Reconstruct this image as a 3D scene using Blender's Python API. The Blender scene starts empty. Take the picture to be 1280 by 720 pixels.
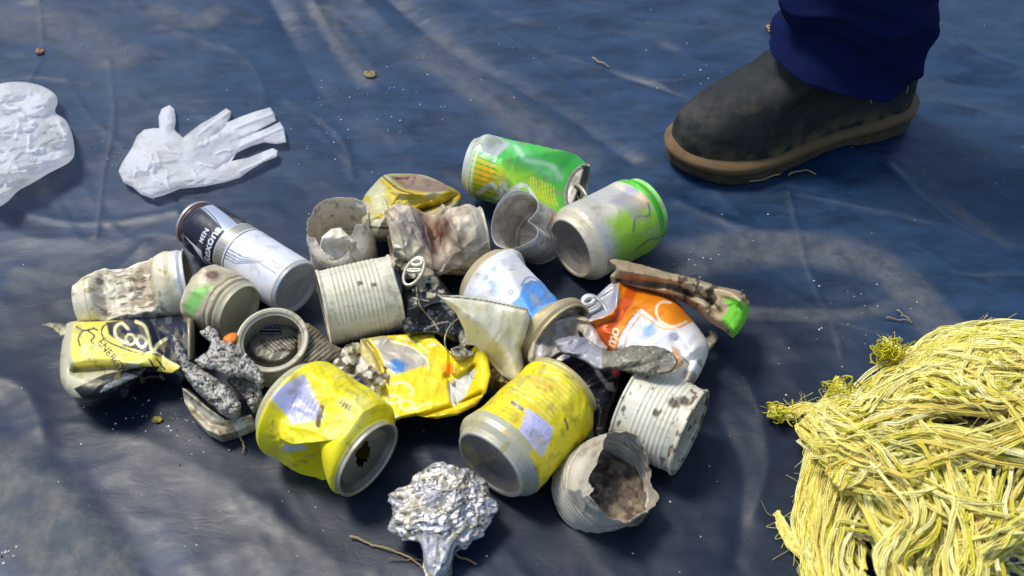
import bpy, math, random
import numpy as np
from mathutils import Vector, geometry

S = bpy.context.scene
R = math.radians
# ---------------------------------------------------------------- camera
FPX, PITCH, DIST = 1300.0, R(46), 0.93
CAM = np.array([0.0, -DIST * math.cos(PITCH), DIST * math.sin(PITCH)])
FW = np.array([0.0, math.cos(PITCH), -math.sin(PITCH)])
UP = np.array([0.0, math.sin(PITCH), math.cos(PITCH)])
RT = np.array([1.0, 0.0, 0.0])
cd = bpy.data.cameras.new('camera'); cam = bpy.data.objects.new('camera', cd)
S.collection.objects.link(cam)
cam.location = CAM; cam.rotation_euler = (R(90) - PITCH, 0, 0)
cd.sensor_width = 36; cd.lens = 36 * FPX / 1280
cd.clip_start = 0.02; cd.clip_end = 200
cd.dof.use_dof = True; cd.dof.focus_distance = 0.91; cd.dof.aperture_fstop = 9
S.camera = cam
# ---------------------------------------------------------------- light
SUN_EL, SUN_AZ = R(63), R(-58)      # azimuth measured from +Y towards +X
W = bpy.data.worlds.new('World'); S.world = W; W.use_nodes = True
nt = W.node_tree
sky = nt.nodes.new('ShaderNodeTexSky'); sky.sky_type = 'NISHITA'; sky.sun_disc = False
sky.sun_elevation = SUN_EL; sky.sun_rotation = SUN_AZ
sky.air_density = 1.0; sky.dust_density = 1.5
nt.links.new(sky.outputs[0], nt.nodes['Background'].inputs[0])
nt.nodes['Background'].inputs[1].default_value = 0.15
sl = bpy.data.lights.new('sun', 'SUN'); sl.energy = 2.8; sl.angle = R(15); sl.color = (1.0, 0.95, 0.86)
so = bpy.data.objects.new('sun', sl); S.collection.objects.link(so)
sd = Vector((math.sin(SUN_AZ) * math.cos(SUN_EL), math.cos(SUN_AZ) * math.cos(SUN_EL), math.sin(SUN_EL)))
so.rotation_euler = sd.to_track_quat('Z', 'Y').to_euler()
S.view_settings.view_transform = 'Standard'; S.view_settings.look = 'None'
S.view_settings.exposure = 0.22; S.view_settings.gamma = 1
S.cycles.max_bounces = 8

# ---------------------------------------------------------------- helpers
def P(px, py, z=0.0):
    """point at height z (cm) on the sight line of photo pixel px,py"""
    px, py, z = np.broadcast_arrays(np.asarray(px, float), np.asarray(py, float), np.asarray(z, float))
    d = FPX * FW + (px - 640)[..., None] * RT - (py - 360)[..., None] * UP
    t = (z / 100.0 - CAM[2]) / d[..., 2]
    return CAM + d * t[..., None]

def c(r, g, b):
    v = np.array([r, g, b], float) / 255
    return np.where(v <= 0.04045, v / 12.92, ((v + 0.055) / 1.055) ** 2.4)

def ss(a, b, x):
    t = np.clip((x - a) / (b - a), 0, 1); return t * t * (3 - 2 * t)

def _hash(ix, iy, iz, seed):
    h = (ix.astype(np.int64) * 374761393 + iy.astype(np.int64) * 668265263 + iz.astype(np.int64) * 2147483647 + seed * 974634777) & 0xffffffff
    h = ((h ^ (h >> 13)) * 1274126177) & 0xffffffff
    return ((h ^ (h >> 16)) & 0xffff) / 65535.0

def vn(p, seed=0):
    i = np.floor(p); f = p - i; f = f * f * (3 - 2 * f); i = i.astype(np.int64); r = 0
    for dx in (0, 1):
        for dy in (0, 1):
            for dz in (0, 1):
                w = (f[:, 0] if dx else 1 - f[:, 0]) * (f[:, 1] if dy else 1 - f[:, 1]) * (f[:, 2] if dz else 1 - f[:, 2])
                r = r + w * _hash(i[:, 0] + dx, i[:, 1] + dy, i[:, 2] + dz, seed)
    return r

def fbm(p, seed=0, o=4):
    a, s, t = 0.5, 0, 0
    for k in range(o):
        s = s + a * vn(p * 2 ** k + 17.3 * k, seed + k); t += a; a *= 0.5
    return s / t

def tri(x): return np.abs((x % 2) - 1)

def fold(p, scale, seed, n=4):
    """piecewise planar creases, about -0.5..0.5"""
    g = np.random.RandomState(seed)
    q = p / scale
    w = np.stack([vn(q * 0.8 + 5, seed + 1), vn(q * 0.8 + 9, seed + 2), vn(q * 0.8 + 13, seed + 3)], 1)
    q = q + .7 * w
    a, m = 0, 0
    for k in range(n):
        d = g.normal(size=3); d /= np.linalg.norm(d)
        t_ = tri((q @ d) * (0.6 + 0.8 * g.rand()) + 2 * g.rand()); a = a + t_; m = np.maximum(m, t_)
    return .5 * (a / n - 0.5) + .75 * (m - .78)

def v2(X, Y, s, seed=0, o=3):
    return fbm(np.stack([X.ravel() * s, Y.ravel() * s, np.zeros(X.size)], 1), seed, o).reshape(X.shape)

def seg_dist(X, Y, pts):
    d = np.full(X.shape, 1e9)
    for (x0, y0), (x1, y1) in zip(pts[:-1], pts[1:]):
        dx, dy = x1 - x0, y1 - y0; L = dx * dx + dy * dy + 1e-12
        t = np.clip(((X - x0) * dx + (Y - y0) * dy) / L, 0, 1)
        d = np.minimum(d, np.hypot(X - x0 - t * dx, Y - y0 - t * dy))
    return d

def catmull(pts, n=8, closed=False):
    p = np.array(pts, float); out = []
    N = len(p); rng_ = range(N if closed else N - 1)
    for i in rng_:
        if closed: a, b, c_, d = p[(i - 1) % N], p[i], p[(i + 1) % N], p[(i + 2) % N]
        else: a, b, c_, d = p[max(i - 1, 0)], p[i], p[i + 1], p[min(i + 2, N - 1)]
        for k in range(n):
            t = k / n
            out.append(0.5 * ((2 * b) + (c_ - a) * t + (2 * a - 5 * b + 4 * c_ - d) * t * t + (3 * b - a - 3 * c_ + d) * t ** 3))
    if not closed: out.append(p[-1])
    return np.array(out)

def stroke(X, Y, pts, w, soft=None, smooth=True):
    if smooth and len(pts) > 2: pts = catmull(pts, 6)
    soft = soft if soft else w * 0.3
    return 1 - ss(w / 2 - soft / 2, w / 2 + soft / 2, seg_dist(X, Y, pts))

def inpoly(X, Y, poly):
    r = np.zeros(X.shape, bool); n = len(poly)
    for i in range(n):
        x0, y0 = poly[i]; x1, y1 = poly[(i + 1) % n]
        if y0 == y1: continue
        m = ((y0 > Y) != (y1 > Y)) & (X < (x1 - x0) * (Y - y0) / (y1 - y0) + x0)
        r ^= m
    return r

def softpoly(X, Y, poly, s=1.0):
    poly = [tuple(q) for q in poly]
    d = seg_dist(X, Y, poly + [poly[0]]); d = np.where(inpoly(X, Y, poly), d, -d)
    return ss(-s / 2, s / 2, d)

_tx = {}
def text_tris(s):
    if s not in _tx:
        cu = bpy.data.curves.new('t', 'FONT'); cu.body = s; cu.offset = 0.02
        o = bpy.data.objects.new('t', cu); S.collection.objects.link(o)
        dg = bpy.context.evaluated_depsgraph_get(); me = o.evaluated_get(dg).to_mesh(); me.calc_loop_triangles()
        v = np.array([tuple(q.co)[:2] for q in me.vertices])
        t = [v[list(q.vertices)] for q in me.loop_triangles]
        bpy.data.objects.remove(o); bpy.data.curves.remove(cu)
        _tx[s] = np.array(t)
    return _tx[s]

def text(X, Y, s, x, y, size, ang=0.0, flip=False, shear=0.0):
    """mask of a word whose baseline starts at x,y; flip for y-down coordinates"""
    ca, sa = math.cos(R(ang)), math.sin(R(ang))
    dx, dy = X - x, (y - Y if flip else Y - y)
    u = (dx * ca + dy * sa) / size; v = (-dx * sa + dy * ca) / size; u = u - shear * v
    m = np.zeros(X.shape)
    T = text_tris(s)
    box = (u > T[..., 0].min()) & (u < T[..., 0].max()) & (v > T[..., 1].min()) & (v < T[..., 1].max())
    ui, vi = u[box], v[box]; mi = np.zeros(ui.shape, bool)
    for a, b, d in T:
        k = (ui >= min(a[0], b[0], d[0])) & (ui <= max(a[0], b[0], d[0]))
        if not k.any(): continue
        uu, vv = ui[k], vi[k]
        e1 = (b[0] - a[0]) * (vv - a[1]) - (b[1] - a[1]) * (uu - a[0])
        e2 = (d[0] - b[0]) * (vv - b[1]) - (d[1] - b[1]) * (uu - b[0])
        e3 = (a[0] - d[0]) * (vv - d[1]) - (a[1] - d[1]) * (uu - d[0])
        mi[k] |= ((e1 >= 0) & (e2 >= 0) & (e3 >= 0)) | ((e1 <= 0) & (e2 <= 0) & (e3 <= 0))
    m[box] = mi
    return m

def fineprint(I, s, t, x0, x1, y0, y1, n, col, w=.07, seed=1, k=.7):
    """rows of broken dashes like small type, rows run along s"""
    g = np.random.RandomState(seed)
    for j in range(n):
        y = y0 + (y1 - y0) * j / max(1, n - 1); x = x0
        while x < x1:
            l = g.uniform(.12, .5) * (x1 - x0) / 3; I.put(stroke(s, t, [(x, y), (min(x + l, x1), y)], w) * k * g.uniform(.5, 1), col); x += l + .06 * (x1 - x0)

def bars(I, s, t, x0, x1, y0, y1, n, col, seed=1):
    g = np.random.RandomState(seed)
    for j in range(n):
        x = x0 + (x1 - x0) * j / (n - 1); I.put(stroke(s, t, [(x, y0), (x, y1)], g.uniform(.3, .8) * (x1 - x0) / n, smooth=False) * .9, col)

class Ink:
    """colour (linear) and metalness per vertex"""
    def __init__(s, n, col, met=0.3):
        s.c = np.tile(np.array(col, float), (n, 1)); s.m = np.full(n, float(met))
    def put(s, mask, col, met=None):
        k = np.clip(np.asarray(mask, float), 0, 1)
        s.c = s.c * (1 - k[:, None]) + np.array(col) * k[:, None]
        if met is not None: s.m = s.m * (1 - k) + met * k
        return s

def obj(name, V, Fc, mat, parent=None, ink=None, smooth=True, loc=None, solid=0.0):
    V = np.asarray(V, float)
    if parent is not None: org = ORG[parent.name]
    elif loc is not None: org = np.array(loc, float)
    else: org = np.array([V[:, 0].mean(), V[:, 1].mean(), V[:, 2].min()])
    me = bpy.data.meshes.new(name)
    if isinstance(Fc, np.ndarray):
        n, k = Fc.shape
        me.vertices.add(len(V)); me.vertices.foreach_set('co', (V - org).ravel())
        me.loops.add(n * k); me.loops.foreach_set('vertex_index', Fc.ravel().astype(np.int32))
        me.polygons.add(n); me.polygons.foreach_set('loop_start', np.arange(0, n * k, k, dtype=np.int32))
        me.update(calc_edges=True)
    else:
        me.from_pydata([tuple(q) for q in (V - org)], [], Fc)
    me.validate()
    me.polygons.foreach_set('use_smooth', [smooth] * len(me.polygons))
    if ink is not None and len(me.vertices) == len(V):
        a = me.attributes.new('Col', 'FLOAT_COLOR', 'POINT')
        a.data.foreach_set('color', np.concatenate([ink.c, ink.m[:, None]], 1).astype(np.float32).ravel())
    me.materials.append(mat)
    o = bpy.data.objects.new(name, me); S.collection.objects.link(o)
    if parent is not None: o.parent = parent
    else: o.location = org
    ORG[o.name] = org
    if solid:
        m = o.modifiers.new('thickness', 'SOLIDIFY'); m.thickness = solid; m.offset = -1
    return o
ORG = {}

def tag(o, label, cat, group=None, kind=None):
    if label: o['label'] = label
    if cat: o['category'] = cat
    if group: o['group'] = group
    if kind: o['kind'] = kind
    return o

def empty(name, loc, label, cat, group=None):
    o = bpy.data.objects.new(name, None); S.collection.objects.link(o); o.location = loc
    o.empty_display_size = 0.02
    ORG[o.name] = np.array(loc, float)
    return tag(o, label, cat, group)

# ---------------------------------------------------------------- materials
def N(nt, t, **k):
    n = nt.nodes.new(t)
    for a, b in k.items(): setattr(n, a, b)
    return n

def inked(name, rough=0.4, spec=0.5, dirt=0.25, dirt_col=(0.16, 0.125, 0.08), bump=0.35, bscale=260, dscale=70, spots=0.35, coat=0.0, sss=0.0, alpha=None, trans=0.0):
    m = bpy.data.materials.new(name); m.use_nodes = True; t = m.node_tree; L = t.links.new
    b = t.nodes['Principled BSDF']
    b.inputs['Specular IOR Level'].default_value = spec
    at = N(t, 'ShaderNodeAttribute', attribute_name='Col'); tc = N(t, 'ShaderNodeTexCoord')
    def noise(sc, det=5, rg=0.6):
        q = N(t, 'ShaderNodeTexNoise'); q.inputs['Scale'].default_value = sc; q.inputs['Detail'].default_value = det
        q.inputs['Roughness'].default_value = rg; L(tc.outputs['Object'], q.inputs['Vector']); return q
    def ramp(src, a, b_):
        q = N(t, 'ShaderNodeMapRange'); q.interpolation_type = 'SMOOTHSTEP'
        q.inputs['From Min'].default_value = a; q.inputs['From Max'].default_value = b_; L(src, q.inputs['Value']); return q
    def mix(f, a, bcol):
        q = N(t, 'ShaderNodeMix', data_type='RGBA'); L(f, q.inputs['Factor']); L(a, q.inputs['A']); q.inputs['B'].default_value = (*bcol, 1); return q
    n1 = noise(dscale); r1 = ramp(n1.outputs['Fac'], 0.62 - dirt * 0.5, 0.78)
    s1 = N(t, 'ShaderNodeMath', operation='MULTIPLY'); s1.inputs[1].default_value = min(0.85, 0.35 + dirt); L(r1.outputs[0], s1.inputs[0])
    m1 = mix(s1.outputs[0], at.outputs['Color'], dirt_col)
    n2 = noise(420, 3, 0.5); r2 = ramp(n2.outputs['Fac'], 0.66, 0.74)
    s2 = N(t, 'ShaderNodeMath', operation='MULTIPLY'); s2.inputs[1].default_value = spots; L(r2.outputs[0], s2.inputs[0])
    m2 = mix(s2.outputs[0], m1.outputs['Result'], (0.05, 0.035, 0.02))
    L(m2.outputs['Result'], b.inputs['Base Color'])
    inv = N(t, 'ShaderNodeMath', operation='SUBTRACT'); inv.inputs[0].default_value = 1.0; L(s1.outputs[0], inv.inputs[1])
    mm = N(t, 'ShaderNodeMath', operation='MULTIPLY'); L(inv.outputs[0], mm.inputs[0]); L(at.outputs['Alpha'], mm.inputs[1]); L(mm.outputs[0], b.inputs['Metallic'])
    n3 = noise(130, 4); rr = N(t, 'ShaderNodeMapRange'); L(n3.outputs['Fac'], rr.inputs['Value'])
    rr.inputs['To Min'].default_value = rough - 0.12; rr.inputs['To Max'].default_value = rough + 0.25
    ad = N(t, 'ShaderNodeMath', operation='MULTIPLY_ADD'); L(s1.outputs[0], ad.inputs[0]); ad.inputs[1].default_value = 0.4; L(rr.outputs[0], ad.inputs[2]); ad.use_clamp = True
    L(ad.outputs[0], b.inputs['Roughness'])
    n4 = noise(bscale, 6, 0.65); bp = N(t, 'ShaderNodeBump'); bp.inputs['Strength'].default_value = bump; bp.inputs['Distance'].default_value = 0.0012
    L(n4.outputs['Fac'], bp.inputs['Height']); L(bp.outputs[0], b.inputs['Normal'])
    if coat: b.inputs['Coat Weight'].default_value = coat; b.inputs['Coat Roughness'].default_value = 0.2
    if trans:
        tr = N(t, 'ShaderNodeBsdfTranslucent'); L(m2.outputs['Result'], tr.inputs['Color'])
        ms = N(t, 'ShaderNodeMixShader'); ms.inputs[0].default_value = trans
        L(b.outputs[0], ms.inputs[1]); L(tr.outputs[0], ms.inputs[2])
        tp = N(t, 'ShaderNodeBsdfTransparent'); mt = N(t, 'ShaderNodeMixShader')     # thin film: the attribute's alpha is how many layers lie there
        for l_ in list(b.inputs['Metallic'].links): t.links.remove(l_)
        b.inputs['Metallic'].default_value = 0; L(at.outputs['Alpha'], mt.inputs[0])
        L(ms.outputs[0], mt.inputs[1]); L(tp.outputs[0], mt.inputs[2]); L(mt.outputs[0], t.nodes['Material Output'].inputs['Surface'])
    return m

M_PRINT = inked('printed_aluminium', 0.36, .5, 0.12, bump=0.18, spots=0.3)
M_DIRTY = inked('dirty_aluminium', 0.48, 0.5, 0.22, (0.24, 0.19, 0.12), bump=0.3, dscale=110, spots=0.5)
M_GRIMY = inked('weathered_tin', 0.5, 0.5, 0.12, (0.26, 0.2, 0.12), bump=0.25, dscale=120, spots=0.55)
M_LID = inked('can_end_metal', 0.38, 0.5, 0.3, (0.2, 0.16, 0.1), bump=0.3, spots=0.4)
M_SLAG = inked('slag', 0.55, 0.5, 0.15, (0.09, 0.075, 0.055), bump=0.5, bscale=420, spots=0.7)
M_FOIL = inked('crinkled_foil', 0.34, 0.5, 0.1, (0.12, 0.1, 0.08), bump=0.5, bscale=500, spots=0.5)
M_ROPE = inked('rope_fibre', 0.8, 0.25, 0.0, (0.3, 0.25, 0.08), bump=0.3, bscale=900, spots=0.0)
M_GLOVE = inked('latex', 0.5, 0.5, -0.35, (0.6, 0.58, 0.5), bump=0.06, bscale=120, spots=0.0, trans=0.5)
M_BITS = inked('dry_bits', 0.8, 0.5, 0.1, bump=0.3, spots=0.1)
M_BOOT = inked('boot_leather', 0.62, 0.3, 0.12, (0.10, 0.085, 0.05), bump=0.3, bscale=300, dscale=40, spots=0.1)
M_SOLE = inked('boot_sole_rubber', 0.7, 0.5, 0.4, (0.10, 0.075, 0.045), bump=0.5, spots=0.3)
M_CLOTH = inked('work_trouser_cloth', 0.9, 0.1, -0.3, bump=0.25, bscale=1400, spots=0.0)

# ---------------------------------------------------------------- round shapes
def frame(A, B, roll=0.0):
    w = B - A; L = np.linalg.norm(w) * 100; w = w / np.linalg.norm(w)
    z = np.array([0, 0, 1.0])
    if abs(w[2]) > 0.8: z = np.array([0, 1.0, 0]) if w[2] < 0 else np.array([0, 1.0, 0])
    v = z - w * (z @ w); v /= np.linalg.norm(v); u = np.cross(w, v)
    cr, sr = math.cos(R(roll)), math.sin(R(roll))
    return A, u * cr - v * sr, v * cr + u * sr, w, L

def to_world(fr, q):
    A, u, v, w, L = fr
    return A + (q[:, 0:1] * u + q[:, 1:2] * v + q[:, 2:3] * w) / 100

def resample(prof, n):
    p = np.array(prof, float); d = np.r_[0, np.cumsum(np.hypot(*(p[1:] - p[:-1]).T))]
    d += np.arange(len(d)) * 1e-6
    # keep key points exactly
    q = np.unique(np.r_[np.linspace(0, d[-1], n), d])
    return np.interp(q, d, p[:, 0]), np.interp(q, d, p[:, 1]), np.interp(q, d, np.arange(len(p)))

def lathe(name, fr, prof, mat, parent, deform=None, paint=None, nu=220, nv=150, cut=None, solid=0.0, arc=None):
    """prof: (t, r) in cm; paint(th, t, r, k)->Ink; deform(q, th, t, r)->q; cut(th, t, k)->True where removed"""
    t, r, k = resample(prof, nv); n = len(t)
    closed = arc is None
    th = np.linspace(-math.pi, math.pi, nu, endpoint=False) if closed else np.linspace(arc[0], arc[1], nu)
    TH, T = np.meshgrid(th, t); _, RR = np.meshgrid(th, r); _, K = np.meshgrid(th, k)
    TH, T, RR, K = TH.ravel(), T.ravel(), RR.ravel(), K.ravel()
    q = np.stack([RR * np.sin(TH), RR * np.cos(TH), T], 1)
    if deform: q = deform(q, TH, T, RR)
    i = np.arange(n - 1)[:, None]; j = np.arange(nu if closed else nu - 1)[None, :]; j2 = (j + 1) % nu
    a = i * nu + j; b = i * nu + j2; c_ = (i + 1) * nu + j2; d = (i + 1) * nu + j
    Fq = np.stack([a, b, c_, d], -1).reshape(-1, 4)
    if cut is not None:
        gone = cut(TH, T, K); Fq = Fq[~gone[Fq].any(1)]
        used = np.zeros(len(q), bool); used[Fq.ravel()] = True
        idx = np.cumsum(used) - 1; Fq = idx[Fq]
    else: used = np.ones(len(q), bool)
    Vw = to_world(fr, q)[used]
    ink = paint(TH[used], T[used], RR[used], K[used])
    return obj(name, Vw, Fq, mat, parent, ink, solid=solid)

def buckle(q, n, off, k=1.0, soft=0.15):
    n = np.array(n, float); n /= np.linalg.norm(n)
    d = q @ n - off; e = np.sqrt(d * d + soft * soft); dd = (d + e) / 2
    return q - k * dd[:, None] * n

def crumple(q, amp, scale, seed, mask=1.0):
    """creases, moved across the axis"""
    r = np.stack([q[:, 0], q[:, 1], np.zeros(len(q))], 1); l = np.linalg.norm(r, axis=1, keepdims=True) + 1e-6
    f = fold(q, scale, seed) + 0.4 * fold(q, scale * 0.4, seed + 7)
    return q + r / l * (amp * f * mask)[:, None] * np.minimum(l, 1)

def can_profile(R0, L, neck=0.82, base=0.74):
    return [(0.95, 0.001), (0.9, R0 * .3), (0.65, R0 * base * .7), (0.2, R0 * base * .96), (0.02, R0 * base * 1.0), (0.0, R0 * base * 1.04), (0.05, R0 * base * 1.08),
            (0.45, R0 * .86), (0.85, R0 * .96), (1.2, R0), (L - 1.5, R0), (L - 1.1, R0 * .975), (L - .5, R0 * (neck + .05)), (L - .25, R0 * neck), (L - .12, R0 * neck * 1.0), (L, R0 * neck * 1.05), (L + .06, R0 * neck * 1.02), (L, R0 * neck * .985), (L - .1, R0 * neck * .97)]
KB, KT = 7.5, 13.0   # below KB the base, above KT the neck ring

def can_lid(parent, fr, R0, L, neck=0.82, hole=True, deform=None, col=(150, 148, 140), met=.55, tab=None, hole_at=(0, 1.2), hole_r=(0.85, 0.75)):
    rl = R0 * neck * .975
    prof = [(L - .08, rl), (L - .6, rl * .93), (L - .68, rl * .88), (L - .6, rl * .83), (L - .4, rl * .8), (L - .4, rl * .5), (L - .38, rl * .2), (L - .38, .001)]
    def paint(th, t, r, k):
        I = Ink(len(th), c(*col), met); x, y = r * np.sin(th), r * np.cos(th)
        I.put(stroke(x, y, [(hole_at[0] - hole_r[0] - .15, hole_at[1]), (hole_at[0], hole_at[1] - hole_r[1] - .15), (hole_at[0] + hole_r[0] + .15, hole_at[1])], .1) * .5, c(90, 85, 80))
        I.put(ss(.5, .7, v2(x, y, 1.2, 4)) * .6, c(120, 110, 90), .2)
        return I
    cut = None
    if hole:
        def cut(th, t, k):
            rr = np.interp(k, range(len(prof)), [p[1] for p in prof]); x, y = rr * np.sin(th), rr * np.cos(th)
            return ((x - hole_at[0]) / hole_r[0]) ** 2 + ((y - hole_at[1]) / hole_r[1]) ** 2 + .25 * np.sin(th * 9) + .2 * np.sin(x * 5 + 1) < 1
    o = lathe('lid', fr, prof, M_LID, parent, deform, paint, nu=150, nv=60, cut=cut)
    return o

def ring_mesh(pts, rad, sides=8, closed=True):
    """tube along points (cm or m - same unit)"""
    p = np.array(pts, float); n = len(p); V = []; Fc = []
    rad = np.broadcast_to(rad, n)
    for i in range(n):
        tg = p[(i + 1) % n] - p[i - 1] if closed else p[min(i + 1, n - 1)] - p[max(i - 1, 0)]
        tg = tg / (np.linalg.norm(tg) + 1e-12)
        a = np.cross(tg, [0.13, 0.21, 0.97]); a /= np.linalg.norm(a) + 1e-12; b = np.cross(tg, a)
        for k in range(sides):
            f = 2 * math.pi * k / sides
            V.append(p[i] + rad[i] * (a * math.cos(f) + b * math.sin(f)))
    for i in range(n if closed else n - 1):
        for k in range(sides):
            i2 = (i + 1) % n; k2 = (k + 1) % sides
            Fc.append((i * sides + k, i * sides + k2, i2 * sides + k2, i2 * sides + k))
    return np.array(V), np.array(Fc)

def pull_tab(parent, centre, x, y, z, size=1.0, col=(170, 165, 150), name='pull_tab'):
    """flat ring tab; centre world, axes unit vectors (y long axis, z out of the lid)"""
    x, y, z = [np.array(a) / np.linalg.norm(a) for a in (x, y, z)]
    V, Fc, off = [], [], 0
    for cy, rx, ry, rad in ((-.1, .72, 1.15, .15), (.62, .42, .26, .22), (-.02, .55, .1, .12)):
        pts = [centre + size / 100 * (x * rx * math.cos(a) + y * (cy + ry * math.sin(a)) + z * .05) for a in np.linspace(0, 2 * math.pi, 28, endpoint=False)]
        v, f = ring_mesh(pts, rad * size / 100, 7)
        V.append(v); Fc.append(f + off); off += len(v)
    V = np.concatenate(V)
    return obj(name, V, np.concatenate(Fc), M_LID, parent, Ink(len(V), c(*col), .6))

# ---------------------------------------------------------------- flattened shapes
def cdt(outline, sp, seed=1):
    o = np.array(outline, float)
    d = np.r_[0, np.cumsum(np.hypot(*(np.roll(o, -1, 0) - o).T))]
    n = max(12, int(d[-1] / sp)); oc = np.vstack([o, o[:1]])
    q = np.linspace(0, d[-1], n, endpoint=False)
    bd = np.stack([np.interp(q, d, oc[:, 0]), np.interp(q, d, oc[:, 1])], 1)
    g = np.random.RandomState(seed)
    xs = np.arange(o[:, 0].min(), o[:, 0].max(), sp); ys = np.arange(o[:, 1].min(), o[:, 1].max(), sp * .866)
    X, Y = np.meshgrid(xs, ys); X = X + (np.arange(len(ys)) % 2)[:, None] * sp / 2
    X = X.ravel() + g.uniform(-.12, .12, X.size) * sp; Y = Y.ravel() + g.uniform(-.12, .12, Y.size) * sp
    ins = inpoly(X, Y, [tuple(a) for a in bd]); X, Y = X[ins], Y[ins]
    dd = seg_dist(X, Y, [tuple(a) for a in np.vstack([bd, bd[:1]])]); k = dd > sp * .55
    X, Y, dd = X[k], Y[k], dd[k]
    pts = [Vector(a) for a in bd] + [Vector(a) for a in zip(X, Y)]
    r = geometry.delaunay_2d_cdt(pts, [], [list(range(n))], 1, 1e-5)
    V = np.array([tuple(a) for a in r[0]]); Fc = np.array([f for f in r[2] if len(f) == 3])
    D = seg_dist(V[:, 0], V[:, 1], [tuple(a) for a in np.vstack([bd, bd[:1]])]); D[D < 1e-3] = 0
    return V, Fc, D

def pillow(name, outline, mat, paint, zc=1.0, H=1.0, rim=12.0, hb=0.6, amp=0.5, scale=2.0, seed=1, parent=None,
           bump=None, sp=1.3, curve=True, jag=0.0, side=0.0, power=1.0, fine=.02, floor=.03):
    """closed crushed body: outline in photo pixels laid at height zc (cm), top rises H, bottom sinks hb"""
    o = catmull(outline, 6, True) if curve else np.array(outline, float)
    if jag:
        oo = []; n = len(o)
        for i in range(n):
            a, b = o[i], o[(i + 1) % n]; m = max(1, int(np.hypot(*(b - a)) / 2))
            for k in range(m): oo.append(a + (b - a) * k / m)
        o = np.array(oo); nn = np.stack([vn(np.c_[o * .35, np.zeros(len(o))], seed) - .5, vn(np.c_[o * .35, np.ones(len(o)) * 9], seed + 5) - .5], 1)
        o = o + nn * jag * 2
    V, Fc, D = cdt(o, sp, seed)
    X, Y = V[:, 0], V[:, 1]
    z0 = zc(X, Y) if callable(zc) else np.full(len(X), float(zc))
    e = np.clip(D / rim, 0, 1); pr = np.sqrt(1 - (1 - e) ** 2) ** power
    Hh = H(X, Y) if callable(H) else H
    q = np.c_[P(X, Y, z0)[:, :2] * 100, z0]
    f = fold(q, scale, seed) + .3 * fold(q, scale * .42, seed + 3) + fine * (vn(q * 6, seed) - .5)
    edge = ss(0, .5, e) * .85 + .15
    zt = z0 + Hh * pr + amp * f * edge
    if bump is not None: zt = zt + bump(X, Y)
    zb = np.maximum(z0 - hb * pr + .3 * amp * f * edge, floor)
    zt = np.maximum(zt, zb + .05)
    zt = np.where(D == 0, z0 + amp * f * .15, zt)
    zt = np.maximum(zt, floor + .03)
    top = P(X, Y, zt)
    base = P(X, Y, z0); bot = np.c_[base[:, :2], zb / 100]
    if side: # shear facets sideways a little so that they are not all height
        g = fold(q + 31, scale * .8, seed + 11) * side / 100 * edge
        top[:, 0] += g; top[:, 1] += g * .5
    ib = np.where(D == 0)[0]; n = len(X)
    mp = np.arange(n) + n; mp[ib] = ib
    keep = np.r_[np.ones(n, bool), D != 0]; idx = np.cumsum(keep) - 1
    Va = np.vstack([top, bot])[keep]; Fb = idx[mp[Fc]][:, ::-1]
    Fa = np.vstack([Fc, Fb])
    # faces up: pixel y runs down
    a, b, c_ = top[Fc[:, 0]], top[Fc[:, 1]], top[Fc[:, 2]]
    if np.cross(b - a, c_ - a)[:, 2].mean() < 0: Fa = Fa[:, ::-1]
    ink = paint(np.r_[X, X], np.r_[Y, Y]) if paint.__code__.co_argcount == 2 else paint(np.r_[X, X], np.r_[Y, Y], np.r_[zt, zb])
    ink.c = ink.c[keep]; ink.m = ink.m[keep]
    return obj(name, Va, Fa, mat, parent, ink)

def hole_dip(X, Y, poly, depth, soft=3):
    return -depth * softpoly(X, Y, poly, soft)

# ---------------------------------------------------------------- ground and tarpaulin
def px_line(pts, n=6):
    q = catmull(pts, n); w = P(q[:, 0], q[:, 1]); return [tuple(a) for a in w[:, :2]]

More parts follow.
